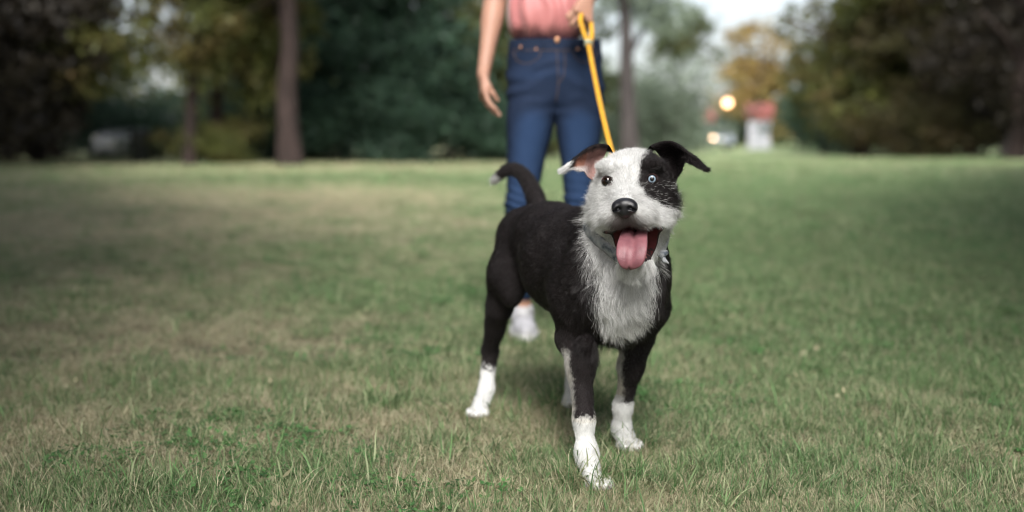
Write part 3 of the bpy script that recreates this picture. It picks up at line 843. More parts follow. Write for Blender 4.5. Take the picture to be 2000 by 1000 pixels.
UP3 = np.array([0, 0, 1.0])
EX = {-1: -.0415, 1: .0395}
def mouth_cav(Q):
    # wedge that opens forward and down between the jaws
    a = math.radians(20)
    R = np.array([[1, 0, 0], [0, math.cos(a), math.sin(a)], [0, -math.sin(a), math.cos(a)]])
    d = sd_ell(Q, (0.004, -.096, .072), (.054, .031, .070), R)
    for s in (-1, 1): d = smin(d, sd_ell(Q, (s * .034 + .003, -.103, .058), (.021, .026, .046)), .008)
    return d

def head_fn(P, d):
    Q = hl(P).astype(np.float32)
    u = sd_ell(Q, (0, .001, -.012), (.0720, .067, .080))
    for s in (-1, 1):
        u = smin(u, sd_ell(Q, (s * .045 - .002, -.042, .002), (.028, .044, .049)), .025)
        u = smin(u, sd_ell(Q, (s * .040, .040, .048), (.022, .010, .014)), .016)      # brow
    u = smin(u, sd_cap(Q, (0, -.022, .040), (-.003, -.034, .112), .041, .0270), .022)
    for s in (-1, 1):
        u = smin(u, sd_ell(Q, (s * .024 - .002, -.050, .086), (.026, .024, .044)), .012)
        u = smin(u, sd_ell(Q, (s * .048, -.066, .040), (.014, .020, .036)), .012)     # lip towards the corner
    u = smin(u, sd_cap(Q, (0.002, -.085, -.02), (0.004, -.128, .048), .050, .028), .02)
    u = smin(u, sd_ell(Q, (0.004, -.133, .068), (.028, .018, .024)), .015)            # chin
    # furrow down the forehead and muzzle, philtrum
    u = u + .0022 * np.exp(-(Q[:, 0] / .006) ** 2) * np.clip((Q[:, 2] - .03) * 40, 0, 1) * (Q[:, 1] > -.02)
    u = smax(u, -mouth_cav(Q), .006)
    for s in (-1, 1):
        u = smax(u, -sd_ell(Q, (EX[s], .0125, .064), (.0108, .0064, .0165)), .003)
    return smin(d, u, .03)

def tuft_pos():
    out = []
    for c, dr in PAWS:
        dr = np.asarray(dr, float); dr = dr / np.linalg.norm(dr); sd = np.array([-dr[1], dr[0], 0])
        for q, fwd in ((-1.5, -.004), (-.5, .006), (.5, .006), (1.5, -.004)):
            out.append((c + dr * (fwd + .010) + sd * q * .0125 + np.array([0, 0, -.002]), dr))
    return out
TOES = tuft_pos()

KNOBS = [(W(1142, 822, 2.136), (.0165, .0150, .022), .014), (W(1130, 828, 2.160), (.010, .012, .014), .010), (W(1143, 700, 2.150), (.020, .020, .050), .015),
         (W(1217, 800, 2.366), (.0165, .0150, .022), .014), (W(1240, 706, 2.320), (.019, .019, .048), .015), (W(966, 620, 2.66), (.018, .022, .040), .015),
         (W(953, 690, 2.755), (.0125, .016, .020), .008), (W(1000, 560, 2.54), (.030, .030, .050), .025), (W(1118, 688, 2.83), (.0125, .016, .020), .008),
         (W(1112, 560, 2.19), (.030, .035, .060), .02), (W(1052, 520, 2.52), (.05, .05, .05), .03)]
def dog_fn(P):
    d = None
    for a, b, ra, rb, k in BODY:
        x = sd_cap(P, a, b, ra, rb)
        d = x if d is None else smin(d, x, k)
    for i in range(len(TAIL) - 1):
        d = smin(d, sd_cap(P, TAIL[i], TAIL[i + 1], TAILR[i], TAILR[i + 1]), .025 if i == 0 else .006)
    # shoulder blade, elbow, stifle and tuck-up modelling
    d = smin(d, sd_ell(P, W(1150, 520, 2.13), (.045, .05, .075)), .03)
    d = smin(d, sd_ell(P, W(1102, 664, 2.235), (.017, .020, .026)), .02)
    d = smin(d, sd_ell(P, W(1258, 545, 2.22), (.048, .05, .075)), .03)
    for c, r, k in KNOBS: d = smin(d, sd_ell(P, c, r), k)
    d = d + (noise(P, 28, 7) - .5) * .0035 * np.clip((.62 - P[:, 2]) * 8, 0, 1)
    for c, dr in TOES:
        d = smin(d, sd_cap(P, c, c + dr * .018, .0100, .0090), .0022)
    d = head_fn(P, d)
    return np.maximum(d, -(P[:, 2] - .004))

dlo, dhi = np.array([-.22, 1.74, -.01]), np.array([.42, 2.98, .72])
dV, dF = mesh_sdf(dog_fn, dlo, dhi, DOGH)
dN = grad(dog_fn, dV.astype(np.float32), .0015)

WHT = np.array([.78, .785, .78]); BLK = np.array([.0105, .0080, .0085]); PNK = np.array([.42, .17, .16])
def seg_dist(P, a, b):
    ab = b - a; h = np.clip((P - a) @ ab / (ab @ ab), 0, 1)
    return np.linalg.norm(P - a - h[:, None] * ab, axis=1), h

def whiteness(P):
    """1 where the coat is white"""
    P = np.asarray(P, float); Q = hl(P)
    nz = noise(P, 45, 3, 2) - .5; n2 = noise(P, 160, 9) - .5
    w = np.zeros(len(P))
    # ruff round the neck and the head
    dist, h = seg_dist(P, W(1238, 360, 2.0), W(1228, 450, 2.08))
    w = np.maximum(w, sstep(.004, -.004, dist - .088 + nz * .02 + n2 * .012))
    w = np.maximum(w, sstep(-.02, .0, Q[:, 2] + nz * .02) * (np.linalg.norm(Q, axis=1) < .19))
    # bib on the chest, narrowing to the brisket
    dist, h = seg_dist(P, W(1226, 470, 2.03), W(1217, 628, 2.09))
    w = np.maximum(w, sstep(.006, -.006, dist - (.062 - .014 * h) + nz * .035 + n2 * .03))
    # black patch over the eye, ear and back of the skull
    a, b, c = Q[:, 0], Q[:, 1], Q[:, 2]
    pat = np.minimum(a - .016 - .010 * sstep(.0, .06, b), b + .014 + .50 * (a - .016)) + nz * .012 + n2 * .008
    pat = pat + (noise(P, 300, 19) - .5) * .007
    pat = np.minimum(pat, .085 - c)
    w = w * (1 - sstep(-.002, .002, pat) * (b > -.08))
    capback = np.minimum(-.030 - c, b - (-.01)) + nz * .02
    w = w * (1 - sstep(-.003, .003, np.minimum(capback, .1 - np.abs(a))))
    # socks
    zc = np.where(P[:, 1] < 2.22, .138, .112)
    w = np.maximum(w, sstep(.004, -.004, P[:, 2] - zc + nz * .03 + n2 * .016))
    # pale backs of both front legs
    for a_, b_ in ((W(1103, 700, 2.17), W(1113, 825, 2.145)), (W(1202, 700, 2.335), W(1195, 800, 2.365))):
        dist, h = seg_dist(P, a_, b_)
        w = np.maximum(w, (.62) * sstep(.006, -.006, dist - (.0175, .0240)[a_[1] > 2.25] + n2 * .010))
    # tail tip
    w = np.maximum(w, sstep(.003, -.003, np.linalg.norm(P - TAIL[-1], axis=1) - .015 + n2 * .008))
    return w

def coat(P):
    w = whiteness(P)[:, None]; nz = noise(P, 12, 21, 2)[:, None]
    blk = BLK * (1 + 1.0 * nz * noise(P, 90, 5)[:, None])
    wht = WHT * (.86 + .14 * noise(P, 30, 8)[:, None])
    # dusty lower chest and inner legs
    dust = np.clip((.36 - P[:, 2]) * 4.5, 0, 1)[:, None] * (P[:, 2] > .13)[:, None] * np.clip(noise(P, 25, 14)[:, None] * 1.6, 0, 1)
    wht = wht * (1 - dust * np.array([.22, .28, .38]))
    # greyed lip edge and speckled muzzle
    Q = hl(P); lipb = np.exp(-((Q[:, 1] + .066) / .0125) ** 2) * np.exp(-((Q[:, 0] + .002) / .032) ** 4) * sstep(.05, .08, Q[:, 2])
    lipb = lipb + 1.3 * np.exp(-((Q[:, 0] + .004) / .0165) ** 2 - ((Q[:, 1] + .055) / .014) ** 2) * (Q[:, 2] > .1)
    lipb = np.clip(lipb * (.55 + 1.0 * noise(P, 120, 15)), 0, .93)[:, None]
    spk = (sstep(.66, .74, noise(P, 210, 16)) * sstep(.075, .10, Q[:, 2]) * sstep(0, -.03, Q[:, 1]) * .45)[:, None]
    wht = wht * (1 - lipb) + np.array([.055, .038, .035]) * lipb
    wht = wht * (1 - spk) + np.array([.22, .18, .17]) * spk
    return blk * (1 - w) + wht * w

def head_marks(P, C):
    """skin that shows: lips, mouth, eye rims, below the nose"""
    Q = hl(P).astype(np.float32)
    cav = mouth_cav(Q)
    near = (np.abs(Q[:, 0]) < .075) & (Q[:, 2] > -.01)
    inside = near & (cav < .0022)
    dp = sstep(.025, .075, Q[inside][:, 2])[:, None]          # flesh: throat red to gum pink with depth shade painted in, mottled black edge
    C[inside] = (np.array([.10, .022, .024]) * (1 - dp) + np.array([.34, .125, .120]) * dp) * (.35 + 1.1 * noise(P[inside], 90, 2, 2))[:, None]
    edge = inside & (cav > -.0005) & (noise(P, 160, 23) > .52) & (Q[:, 2] > .02); C[edge] = (.03, .018, .02)
    lip = near & ~inside & (cav < .0072) & (Q[:, 2] > .0)
    low = lip & ((Q[:, 1] < -.088) | (Q[:, 2] < .065))
    C[low] = np.array([.030, .020, .022]) * (.7 + .8 * noise(P[low], 150, 4))[:, None]
    up = lip & ~low; C[up] = C[up] * .2 + np.array([.10, .055, .05]) * .8
    for s, c0 in ((-1, (.055, .028, .024)), (1, (.018, .013, .014))):
        e = np.sqrt(((Q[:, 0] - EX[s]) / .0140) ** 2 + ((Q[:, 1] - .0125) / .0102) ** 2)
        m = (e < 1) & (Q[:, 2] > .03)
        C[m] = c0
    e = np.sqrt(((Q[:, 0] + .003) / .011) ** 2 + ((Q[:, 1] + .060) / .018) ** 2)
    m = (e < 1) & (Q[:, 2] > .10)
    k = sstep(1, .7, e[m])[:, None]
    C[m] = C[m] * (1 - k) + np.array([.07, .045, .042]) * k
    return inside | lip

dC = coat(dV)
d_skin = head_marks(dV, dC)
M_coat = mat('coat skin', rough=.75, spec=.2, attr='coat')
body = mesh_np('body', dV, dF, [M_coat], dog)
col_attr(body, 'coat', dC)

# ---- ears: thin folded flaps
def ear_mesh(stations, nu=28, nv=14, th=.0022):
    st = np.array(stations)                                  # (stations, rows, 3)
    g = spline(st, nu)                                       # along the ear
    g = spline(np.swapaxes(g, 0, 1), nv); g = np.swapaxes(g, 0, 1)
    du = np.gradient(g, axis=0); dv = np.gradient(g, axis=1)
    n = np.cross(du, dv); n /= np.linalg.norm(n, axis=2, keepdims=True) + 1e-9
    k = (np.sin(np.linspace(0, PI, nv)) ** .5)[None, :, None]
    front = g + n * th * k; back = g - n * th * k
    V = np.concatenate([front.reshape(-1, 3), back.reshape(-1, 3)])
    q = lambda i, j: i * nv + j
    F = [(q(i, j), q(i + 1, j), q(i + 1, j + 1), q(i, j + 1)) for i in range(nu - 1) for j in range(nv - 1)]
    o = nu * nv
    F += [(a + o, d + o, c + o, b + o) for a, b, c, d in F]
    for i in range(nu - 1):
        F.append((q(i, 0), q(i, 0) + o, q(i + 1, 0) + o, q(i + 1, 0))); F.append((q(i, nv - 1), q(i + 1, nv - 1), q(i + 1, nv - 1) + o, q(i, nv - 1) + o))
    for j in range(nv - 1):
        F.append((q(nu - 1, j), q(nu - 1, j) + o, q(nu - 1, j + 1) + o, q(nu - 1, j + 1)))
    uu = np.repeat(np.linspace(0, 1, nu), nv); vv = np.tile(np.linspace(0, 1, nv), nu)
    return V, np.array(F), np.concatenate([uu, uu]), np.concatenate([vv, vv]), np.concatenate([np.ones(o), np.zeros(o)])

EARL = [  # rows: behind the top edge, top rim, cup, cup, lower edge
    [W(1198, 300, 2.10), W(1188, 285, 2.060), W(1180, 304, 2.085), W(1168, 328, 2.075), W(1158, 352, 2.035)],
    [W(1180, 294, 2.10), W(1172, 283, 2.050), W(1166, 303, 2.080), W(1156, 326, 2.070), W(1148, 345, 2.020)],
    [W(1163, 292, 2.09), W(1156, 287, 2.035), W(1152, 305, 2.065), W(1147, 322, 2.050), W(1141, 335, 2.005)],
    [W(1148, 297, 2.07), W(1140, 296, 2.015), W(1137, 309, 2.030), W(1134, 322, 2.015), W(1131, 334, 1.990)],
    [W(1131, 308, 2.04), W(1125, 308, 2.000), W(1123, 317, 1.998), W(1121, 325, 1.990), W(1118, 331, 1.982)],
    [W(1114, 321, 2.01), W(1110, 321, 1.985), W(1109, 326, 1.982), W(1107, 330, 1.978), W(1106, 333, 1.976)],
    [W(1097, 334, 1.99), W(1096, 334, 1.980), W(1096, 335, 1.979), W(1096, 336, 1.978), W(1097, 337, 1.978)]]
EARR = [
    [W(1262, 300, 2.10), W(1272, 286, 2.060), W(1290, 306, 2.085), W(1304, 334, 2.075), W(1318, 358, 2.045)],
    [W(1282, 292, 2.10), W(1290, 279, 2.050), W(1302, 302, 2.080), W(1314, 328, 2.070), W(1324, 346, 2.035)],
    [W(1304, 288, 2.09), W(1310, 277, 2.030), W(1317, 298, 2.065), W(1325, 318, 2.050), W(1332, 334, 2.015)],
    [W(1322, 291, 2.07), W(1328, 285, 2.010), W(1331, 297, 2.030), W(1335, 309, 2.010), W(1338, 318, 1.990)],
    [W(1340, 302, 2.04), W(1347, 300, 1.995), W(1347, 306, 1.995), W(1347, 313, 1.985), W(1347, 319, 1.975)],
    [W(1358, 312, 2.01), W(1366, 314, 1.980), W(1364, 318, 1.978), W(1362, 322, 1.972), W(1360, 326, 1.968)],
    [W(1380, 332, 1.98), W(1382, 332, 1.972), W(1381, 333, 1.971), W(1380, 334, 1.970), W(1379, 334, 1.970)]]
ear_data = []
for st, side in ((EARL, 0), (EARR, 1)):
    V, F, uu, vv, fr = ear_mesh(st)
    n = noise(V, 90, 6) - .5
    C = np.tile(BLK, (len(V), 1))
    if side == 0:
        inner = sstep(.30, .40, vv + n * .1) * sstep(.70, .60, uu) * fr
        C = C * (1 - inner[:, None]) + (np.where((uu > .42)[:, None], np.array([.30, .14, .10]), np.array([.34, .205, .185])) * (.7 + .6 * noise(V, 60, 2)[:, None])) * inner[:, None]
        tip = np.maximum(sstep(.72, .80, uu + n * .1), sstep(.80, .9, vv) * sstep(.1, .5, uu) * .7)
        C = C * (1 - tip[:, None]) + WHT * .95 * tip[:, None]
    else:
        inner = sstep(.3, .45, vv + n * .1) * sstep(.92, .8, vv) * sstep(.15, .3, uu) * sstep(.62, .5, uu) * fr
        C = C * (1 - inner[:, None]) + np.array([.26, .14, .13]) * (.6 + .8 * noise(V, 60, 2)[:, None]) * inner[:, None]
    e = mesh_np('ear', V, F, [M_coat], dog); col_attr(e, 'coat', C)
    tag(e, 'folded ear with pink inside and white tip' if side == 0 else 'black folded ear')
    ear_data.append((V, F, C, uu, vv, fr))

# ---- eyes
def eye_mat(name, iris, pupil_r, iris_r):
    m = mat(name, rough=.08, spec=.45)
    nt = m.node_tree; b = nt.nodes['Principled BSDF']
    b.inputs['Coat Weight'].default_value = .25; b.inputs['Coat Roughness'].default_value = .02
    a = nt.nodes.new('ShaderNodeAttribute'); a.attribute_name = 'iris'
    r = nt.nodes.new('ShaderNodeValToRGB')
    st = [(0, (.004, .004, .005)), (pupil_r, (.004, .004, .005)), (pupil_r + .03, [c * .8 for c in iris]), (iris_r * .75, iris), (iris_r * .9, [c * .45 for c in iris]), (iris_r, (.008, .008, .010)), (iris_r + .12, (.02, .014, .013)), (1, (.05, .03, .03))]
    while len(r.color_ramp.elements) < len(st): r.color_ramp.elements.new(.5)
    for e, (p, c) in zip(r.color_ramp.elements, st): e.position = p; e.color = (*c, 1)
    nt.links.new(a.outputs['Fac'], r.inputs[0]); nt.links.new(r.outputs[0], b.inputs['Base Color'])
    return m
eye_r = .0118
for s, iris, pr, ir, lab in ((-1, (.016, .007, .004), .40, .80, 'dark brown eye'), (1, (.27, .35, .44), .32, .66, 'pale blue eye')):
    c = H(EX[s], .0125, .0472)
    V, F = quadric_sphere(c, (eye_r,) * 3, 48, 36, HM)
    look = np.array([0, 0, CAMH]) - c; look /= np.linalg.norm(look); look = look + HR * s * .04; look /= np.linalg.norm(look)
    e = mesh_np('eye', V, F, [eye_mat('eye ' + lab.split()[0], iris, pr, ir)], dog)
    vec = (V - c) / eye_r; flt_attr(e, 'iris', np.clip(np.arccos(np.clip(vec @ look, -1, 1)) / 1.0, 0, 1))
    tag(e, lab)

# ---- nose
def nose_fn(P):
    Q = hl(P).astype(np.float32); Q = Q - np.array([-.004, -.0345, .133], np.float32)
    Q = Q / .94
    d = sd_ell(Q, (0, .003, 0), (.0222, .0140, .0160))
    d = smin(d, sd_ell(Q, (0, -.010, -.001), (.0125, .0110, .0135)), .008)
    for s in (-1, 1):
        d = smin(d, sd_ell(Q, (s * .0155, -.002, .003), (.0095, .0110, .0125)), .005)
        d = smax(d, -sd_ell(Q, (s * .0110, -.0035, .0165), (.0052, .0038, .010)), .003)
        d = smax(d, -sd_ell(Q, (s * .0185, -.0065, .0120), (.0050, .0024, .010)), .003)
    d = smax(d, -sd_cap(Q, (0, .004, .021), (0, -.022, .0165), .0016, .0022), .003)
    return d
nV, nF = mesh_sdf(nose_fn, H(-.004, -.0345, .133) - .034, H(-.004, -.0345, .133) + .034, .0011)
M_nose = noise_mat('wet nose leather', [(.3, (.008, .008, .010)), (.8, (.022, .021, .026))], 300, rough=.32, spec=.6, bump=.5, bscale=900, bdist=.0006, coord='Generated')
M_nose = mat('nose leather', (.013, .013, .016), .34, spec=.6)
_nt = M_nose.node_tree; _v = _nt.nodes.new('ShaderNodeTexVoronoi'); _v.inputs['Scale'].default_value = 900
_g = _nt.nodes.new('ShaderNodeNewGeometry'); _nt.links.new(_g.outputs['Position'], _v.inputs['Vector'])
_b = _nt.nodes.new('ShaderNodeBump'); _b.inputs['Strength'].default_value = .35; _b.inputs['Distance'].default_value = .0006
_nt.links.new(_v.outputs[0], _b.inputs['Height']); _nt.links.new(_b.outputs[0], _nt.nodes['Principled BSDF'].inputs['Normal'])
mesh_np('nose', nV, nF, [M_nose], dog)

# ---- tongue with its middle groove
TC = spline([W(1243, 455, 2.03), W(1241, 452, 1.985), W(1238, 462, 1.945), W(1235, 482, 1.922), W(1232, 502, 1.915), W(1229, 516, 1.918), W(1228, 524, 1.926)], 40)
TW = spline(np.array([[.016], [.0215], [.0245], [.0272], [.0262], [.0185], [.0030]]), 40)[:, 0]
Tt = np.gradient(TC, axis=0); Tt /= np.linalg.norm(Tt, axis=1, keepdims=True)
Tx = HR[None] - (Tt @ HR)[:, None] * Tt; Tx /= np.linalg.norm(Tx, axis=1, keepdims=True)
Tn = np.cross(Tx, Tt); Tn *= np.sign((Tn @ HN).sum() + 1e-9)
tv = []; nv = 24
for i in range(40):
    for k in range(nv):
        a = 2 * PI * k / nv; x = math.cos(a); y = math.sin(a)
        th = .0050 * (1 if i > 3 else 1) * min(1, TW[i] / .012)
        z = y * th
        if y > 0: z += .0042 * abs(x) ** 1.5 - .0062 * math.exp(-(x / .06) ** 2)
        else: z += .0030 * abs(x) ** 1.5
        tv.append(TC[i] + Tx[i] * TW[i] * x + Tn[i] * z)
tF = [(i * nv + k, i * nv + (k + 1) % nv, (i + 1) * nv + (k + 1) % nv, (i + 1) * nv + k) for i in range(39) for k in range(nv)]
tv += [TC[0], TC[-1]]
tri = [(40 * nv, (k + 1) % nv, k) for k in range(nv)] + [(40 * nv + 1, 39 * nv + k, 39 * nv + (k + 1) % nv) for k in range(nv)]
M_tongue = mat('tongue', (.50, .165, .185), .42, spec=.45)
_nt = M_tongue.node_tree; _b0 = _nt.nodes['Principled BSDF']
_b0.inputs['Subsurface Weight'].default_value = .15; _b0.inputs['Subsurface Radius'].default_value = (.01, .004, .003); _b0.inputs['Subsurface Scale'].default_value = .5
_g = _nt.nodes.new('ShaderNodeNewGeometry'); _v = _nt.nodes.new('ShaderNodeTexNoise'); _v.inputs['Scale'].default_value = 420
_nt.links.new(_g.outputs['Position'], _v.inputs['Vector'])
_b = _nt.nodes.new('ShaderNodeBump'); _b.inputs['Strength'].default_value = .7; _b.inputs['Distance'].default_value = .0012
_nt.links.new(_v.outputs[0], _b.inputs['Height']); _nt.links.new(_b.outputs[0], _b0.inputs['Normal'])
_v2 = _nt.nodes.new('ShaderNodeTexNoise'); _v2.inputs['Scale'].default_value = 60; _nt.links.new(_g.outputs['Position'], _v2.inputs['Vector'])
_r2 = _nt.nodes.new('ShaderNodeValToRGB'); _r2.color_ramp.elements[0].position = .3; _r2.color_ramp.elements[0].color = (.21, .080, .098, 1); _r2.color_ramp.elements[1].position = .7; _r2.color_ramp.elements[1].color = (.29, .120, .140, 1)
_nt.links.new(_v2.outputs[0], _r2.inputs[0]); _nt.links.new(_r2.outputs[0], _b0.inputs['Base Color'])
mesh_np('tongue', np.array(tv), [np.array(tF), np.array(tri)], [M_tongue], dog)

# ---- teeth
M_tooth = mat('tooth enamel', (.72, .66, .52), .3)
for a, b, up, ln in ((-.030, -.070, -1, .012), (.029, -.068, -1, .012)):
    p0 = H(a, b + (.004 if up < 0 else -.004), .098 if up < 0 else .082); p1 = p0 + HU * up * ln + HN * .001
    V, F = tube([p0, p0 * .5 + p1 * .5, p1], [.0032, .0026, .0006], 8)
    mesh_np('tooth', V, F, [M_tooth], dog)

# ---- claws
M_claw = mat('claw', (.20, .17, .15), .35)
for c, dr in TOES:
    p0 = c + dr * .024 + np.array([0, 0, .001]); V, F = tube([p0, p0 + dr * .006 - UP3 * .001, p0 + dr * .010 - UP3 * .005], [.0024, .0019, .0004], 6)
    mesh_np('claw', V, F, [M_claw], dog)

# ---- collar: woven grey blue cloth band
cc = W(1226, 466, 2.095); nd = np.cross(W(1302, 486, 2.09) - W(1150, 446, 2.10), W(1224, 516, 2.02) - W(1150, 446, 2.10)); nd /= np.linalg.norm(nd)
if nd[2] < 0: nd = -nd
cx = np.cross(nd, [0, 1, 0]); cx /= np.linalg.norm(cx); cy = np.cross(nd, cx)
def ring_r(ang):          # march out to the coat
    dr = math.cos(ang) * cx + math.sin(ang) * cy
    ts = np.arange(.03, .17, .001)
    d = dog_fn((cc + ts[:, None] * dr).astype(np.float32))
    k = np.argmax(d > 0)
    return ts[k]
NA = 72
angs = np.linspace(0, 2 * PI, NA, endpoint=False)
rr = np.array([ring_r(a) for a in angs]); rr = np.minimum(rr, np.median(rr) * 1.25)
for _ in range(6): rr = (np.roll(rr, 1) + rr * 2 + np.roll(rr, -1)) / 4
Vc, Fc = [], []
for a, r0 in zip(angs, rr):
    dr = math.cos(a) * cx + math.sin(a) * cy
    for (x, y) in ((.003, -.0105), (.0110, -.0105), (.0125, 0), (.0110, .0105), (.003, .0105)):
        Vc.append(cc + dr * (r0 + x) + nd * y)
Fc = [(i * 5 + k, ((i + 1) % NA) * 5 + k, ((i + 1) % NA) * 5 + (k + 1) % 5, i * 5 + (k + 1) % 5) for i in range(NA) for k in range(5)]
M_collar = noise_mat('collar cloth', [(.33, (.10, .12, .15)), (.45, (.32, .34, .37)), (.65, (.50, .51, .52))], 60, rough=.85, bump=.4, bscale=500, bdist=.001)
collar = mesh_np('collar', np.array(Vc), np.array(Fc), [M_collar], dog)
M_steel = mat('steel', (.5, .5, .5), .3, 1.0)
rb = cc + cx * 0 + np.array([0, 0, 0])
# ring at the nape where the leash clips on
top = max(range(NA), key=lambda i: (math.cos(angs[i]) * cx + math.sin(angs[i]) * cy) @ np.array([.16, .75, .9]))
LEASH_END = cc + (math.cos(angs[top]) * cx + math.sin(angs[top]) * cy) * (rr[top] + .022)
V, F = tube([LEASH_END + .010 * (math.cos(a) * HR + math.sin(a) * HU) for a in np.linspace(0, 2 * PI, 20)], .0018, 6, caps=False)
mesh_np('leash_ring', V, F, [M_steel], collar)
# knot of the cloth collar at the side
kn = W(1293, 497, 2.04)
V, F = merge([tube([kn + np.array([-.012, 0, .004]), kn, kn + np.array([.010, -.004, .006])], [.004, .010, .004], 8),
              tube([kn, kn + np.array([.004, -.006, -.012]), kn + np.array([.012, -.008, -.016])], [.004, .005, .001], 6)])
mesh_np('collar_knot', V, F, [M_collar], collar)

# ---- fur
def hair_object(name, R, D, C, rad, mats, parent):
    """R (n, k, 3) curve points in world space"""
    n, k = R.shape[:2]
    hc = bpy.data.hair_curves.new(name)
    hc.add_curves([k] * n)
    hc.attributes['position'].data.foreach_set('vector', R.astype(np.float32).ravel())
    ra = hc.attributes.get('radius') or hc.attributes.new('radius', 'FLOAT', 'POINT')
    ra.data.foreach_set('value', (rad[:, None] * np.array([1, .85, .55, .12] if k == 4 else [1, .92, .8, .6, .12])[None, :k]).astype(np.float32).ravel())
    ca = hc.attributes.new('coat', 'FLOAT_COLOR', 'CURVE')
    ca.data.foreach_set('color', np.concatenate([C, np.ones((n, 1))], 1).astype(np.float32).ravel())
    for m in mats: hc.materials.append(m)
    o = bpy.data.objects.new(name, hc); COL.objects.link(o)
    if parent is not None:
        o.parent = parent; o.matrix_parent_inverse = Matrix.Translation(parent.location).inverted()
    return o

def sample_surface(V, F, N, n, w=None):
    tri = np.concatenate([F[:, [0, 1, 2]], F[:, [0, 2, 3]]])
    ar = np.linalg.norm(np.cross(V[tri[:, 1]] - V[tri[:, 0]], V[tri[:, 2]] - V[tri[:, 0]]), axis=1)
    if w is not None: ar = ar * w[tri].mean(1)
    c = np.cumsum(ar); k = np.searchsorted(c, RNG.random(n) * c[-1])
    a, b = RNG.random(n), RNG.random(n); m = a + b > 1; a[m], b[m] = 1 - a[m], 1 - b[m]
    t = tri[k]
    P = V[t[:, 0]] + a[:, None] * (V[t[:, 1]] - V[t[:, 0]]) + b[:, None] * (V[t[:, 2]] - V[t[:, 0]])
    Nn = N[t[:, 0]] * (1 - a - b)[:, None] + N[t[:, 1]] * a[:, None] + N[t[:, 2]] * b[:, None]
    return P, Nn / np.linalg.norm(Nn, axis=1, keepdims=True)

def nrm(v): return v / (np.linalg.norm(v, axis=1, keepdims=True) + 1e-9)

wt = 1.0 + 1.6 * (np.linalg.norm(hl(dV), axis=1) < .17)
bald = d_skin.copy()
wt[bald] = 0.0
fP, fN = sample_surface(dV, dF, dN, NFUR, wt)
Q = hl(fP)
keep = np.ones(len(fP), bool)
cavd = mouth_cav(Q.astype(np.float32)); keep &= ~((cavd < .004) & (Q[:, 2] > 0) & (np.abs(Q[:, 0]) < .075))
for s in (-1, 1):
    e = ((Q[:, 0] - EX[s]) / .0134) ** 2 + ((Q[:, 1] - .0125) / .0100) ** 2; keep &= ~((e < 1) & (Q[:, 2] > .03))
keep &= ~((nose_fn(fP.astype(np.float32)) < .0002))
keep &= fP[:, 2] > .006
fP, fN, Q = fP[keep], fN[keep], Q[keep]
headw = sstep(.02, -.02, np.linalg.norm(Q * np.array([1, .85, .8]), axis=1) - .125)          # 1 on the head
# comb direction
down = np.array([0, 0, -1.0])
nosep = H(-.004, -.030, .125)
head_dir = nrm(nrm(fP - nosep) - HU * .25)
torso_dir = np.tile(-FV * .85 + down * .55, (len(fP), 1))
leg = sstep(.36, .27, fP[:, 2])[:, None]
body_dir = torso_dir * (1 - leg) + down * leg
bibd, bibh = seg_dist(fP, W(1228, 460, 2.02), W(1212, 650, 2.10))
bib = sstep(.10, .075, bibd) * (1 - headw)
body_dir = body_dir * (1 - bib[:, None]) + (down + LV * 0.0 + FV * .22) * bib[:, None]
side = np.sign((fP - W(1222, 560, 2.08)) @ LV)[:, None]
body_dir = body_dir + bib[:, None] * LV * side * .25
td = np.linalg.norm(fP[:, None, :] - TAIL[None], axis=2); ti = td.argmin(1); tailm = td.min(1) < .032
tt = nrm(np.gradient(TAIL, axis=0)); tailm &= (ti > 1)
body_dir[tailm] = tt[ti[tailm]]
comb = head_dir * headw[:, None] + body_dir * (1 - headw[:, None])
comb = comb - (comb * fN).sum(1, keepdims=True) * fN
comb = nrm(comb)
wv = np.stack([noise(fP, 38, s) - .5 for s in (31, 32, 33)], 1) * 1.0 + np.stack([noise(fP, 130, s) - .5 for s in (41, 42, 43)], 1) * .9
# lengths
a, b, c = Q[:, 0], Q[:, 1], Q[:, 2]
ln = np.full(len(fP), .010)
ln = ln * (1 - leg[:, 0] * .40)
ln = ln + bib * .021
ruff = sstep(.055, .085, np.abs(a)) * sstep(.02, -.03, b) * headw + sstep(-.02, -.06, c) * headw * .7
face = headw * sstep(.0, .05, c)
ln = ln * (1 - headw) + headw * (.0115 + .030 * np.clip(ruff, 0, 1)) 
ln = ln * (1 - face * .30)
neckr, _ = seg_dist(fP, W(1232, 400, 2.08), W(1226, 470, 2.10))
ln = np.maximum(ln, .018 * sstep(.13, .10, neckr) * (1 - headw) )
chin = headw * sstep(-.10, -.125, b); ln = ln + chin * .012
ln = ln + headw * (np.exp(-((b + .060) / .022) ** 2)) * .0045          # shaggy lips
ln[fP[:, 2] < .03] *= .6
tail_tip = np.linalg.norm(fP - TAIL[-1], axis=1) < .02; ln[tail_tip] = .016
cdist = np.abs((fP - cc) @ nd); cnear = (cdist < .024) & (np.linalg.norm(fP - cc, axis=1) < .13) & (Q[:, 2] < .05)
ln[cnear] = np.minimum(ln[cnear], .007 + .5 * np.maximum(cdist[cnear] - .011, 0))
ln = ln * (.5 + 1.0 * RNG.random(len(fP)) ** 1.3)
lift = .30 + .25 * bib + .42 * headw
jit = RNG.normal(0, .17, fP.shape) * (1 + .9 * headw[:, None])
wild = (RNG.random(len(fP)) < .03)[:, None]
d0 = nrm(comb + fN * (lift + .25)[:, None] + wv * .45 + jit + wild * RNG.normal(0, .5, fP.shape))
d1 = nrm(comb + fN * (lift * .3)[:, None] + wv * (.55 + .5 * bib)[:, None] + jit)
d2 = nrm(comb + fN * .02 + wv * (.5 + .8 * bib)[:, None] + jit * 1.3 + down * (.25 * bib)[:, None])
s3 = (ln / 3)[:, None]
p1 = fP + d0 * s3; p2 = p1 + d1 * s3; p3 = p2 + d2 * s3
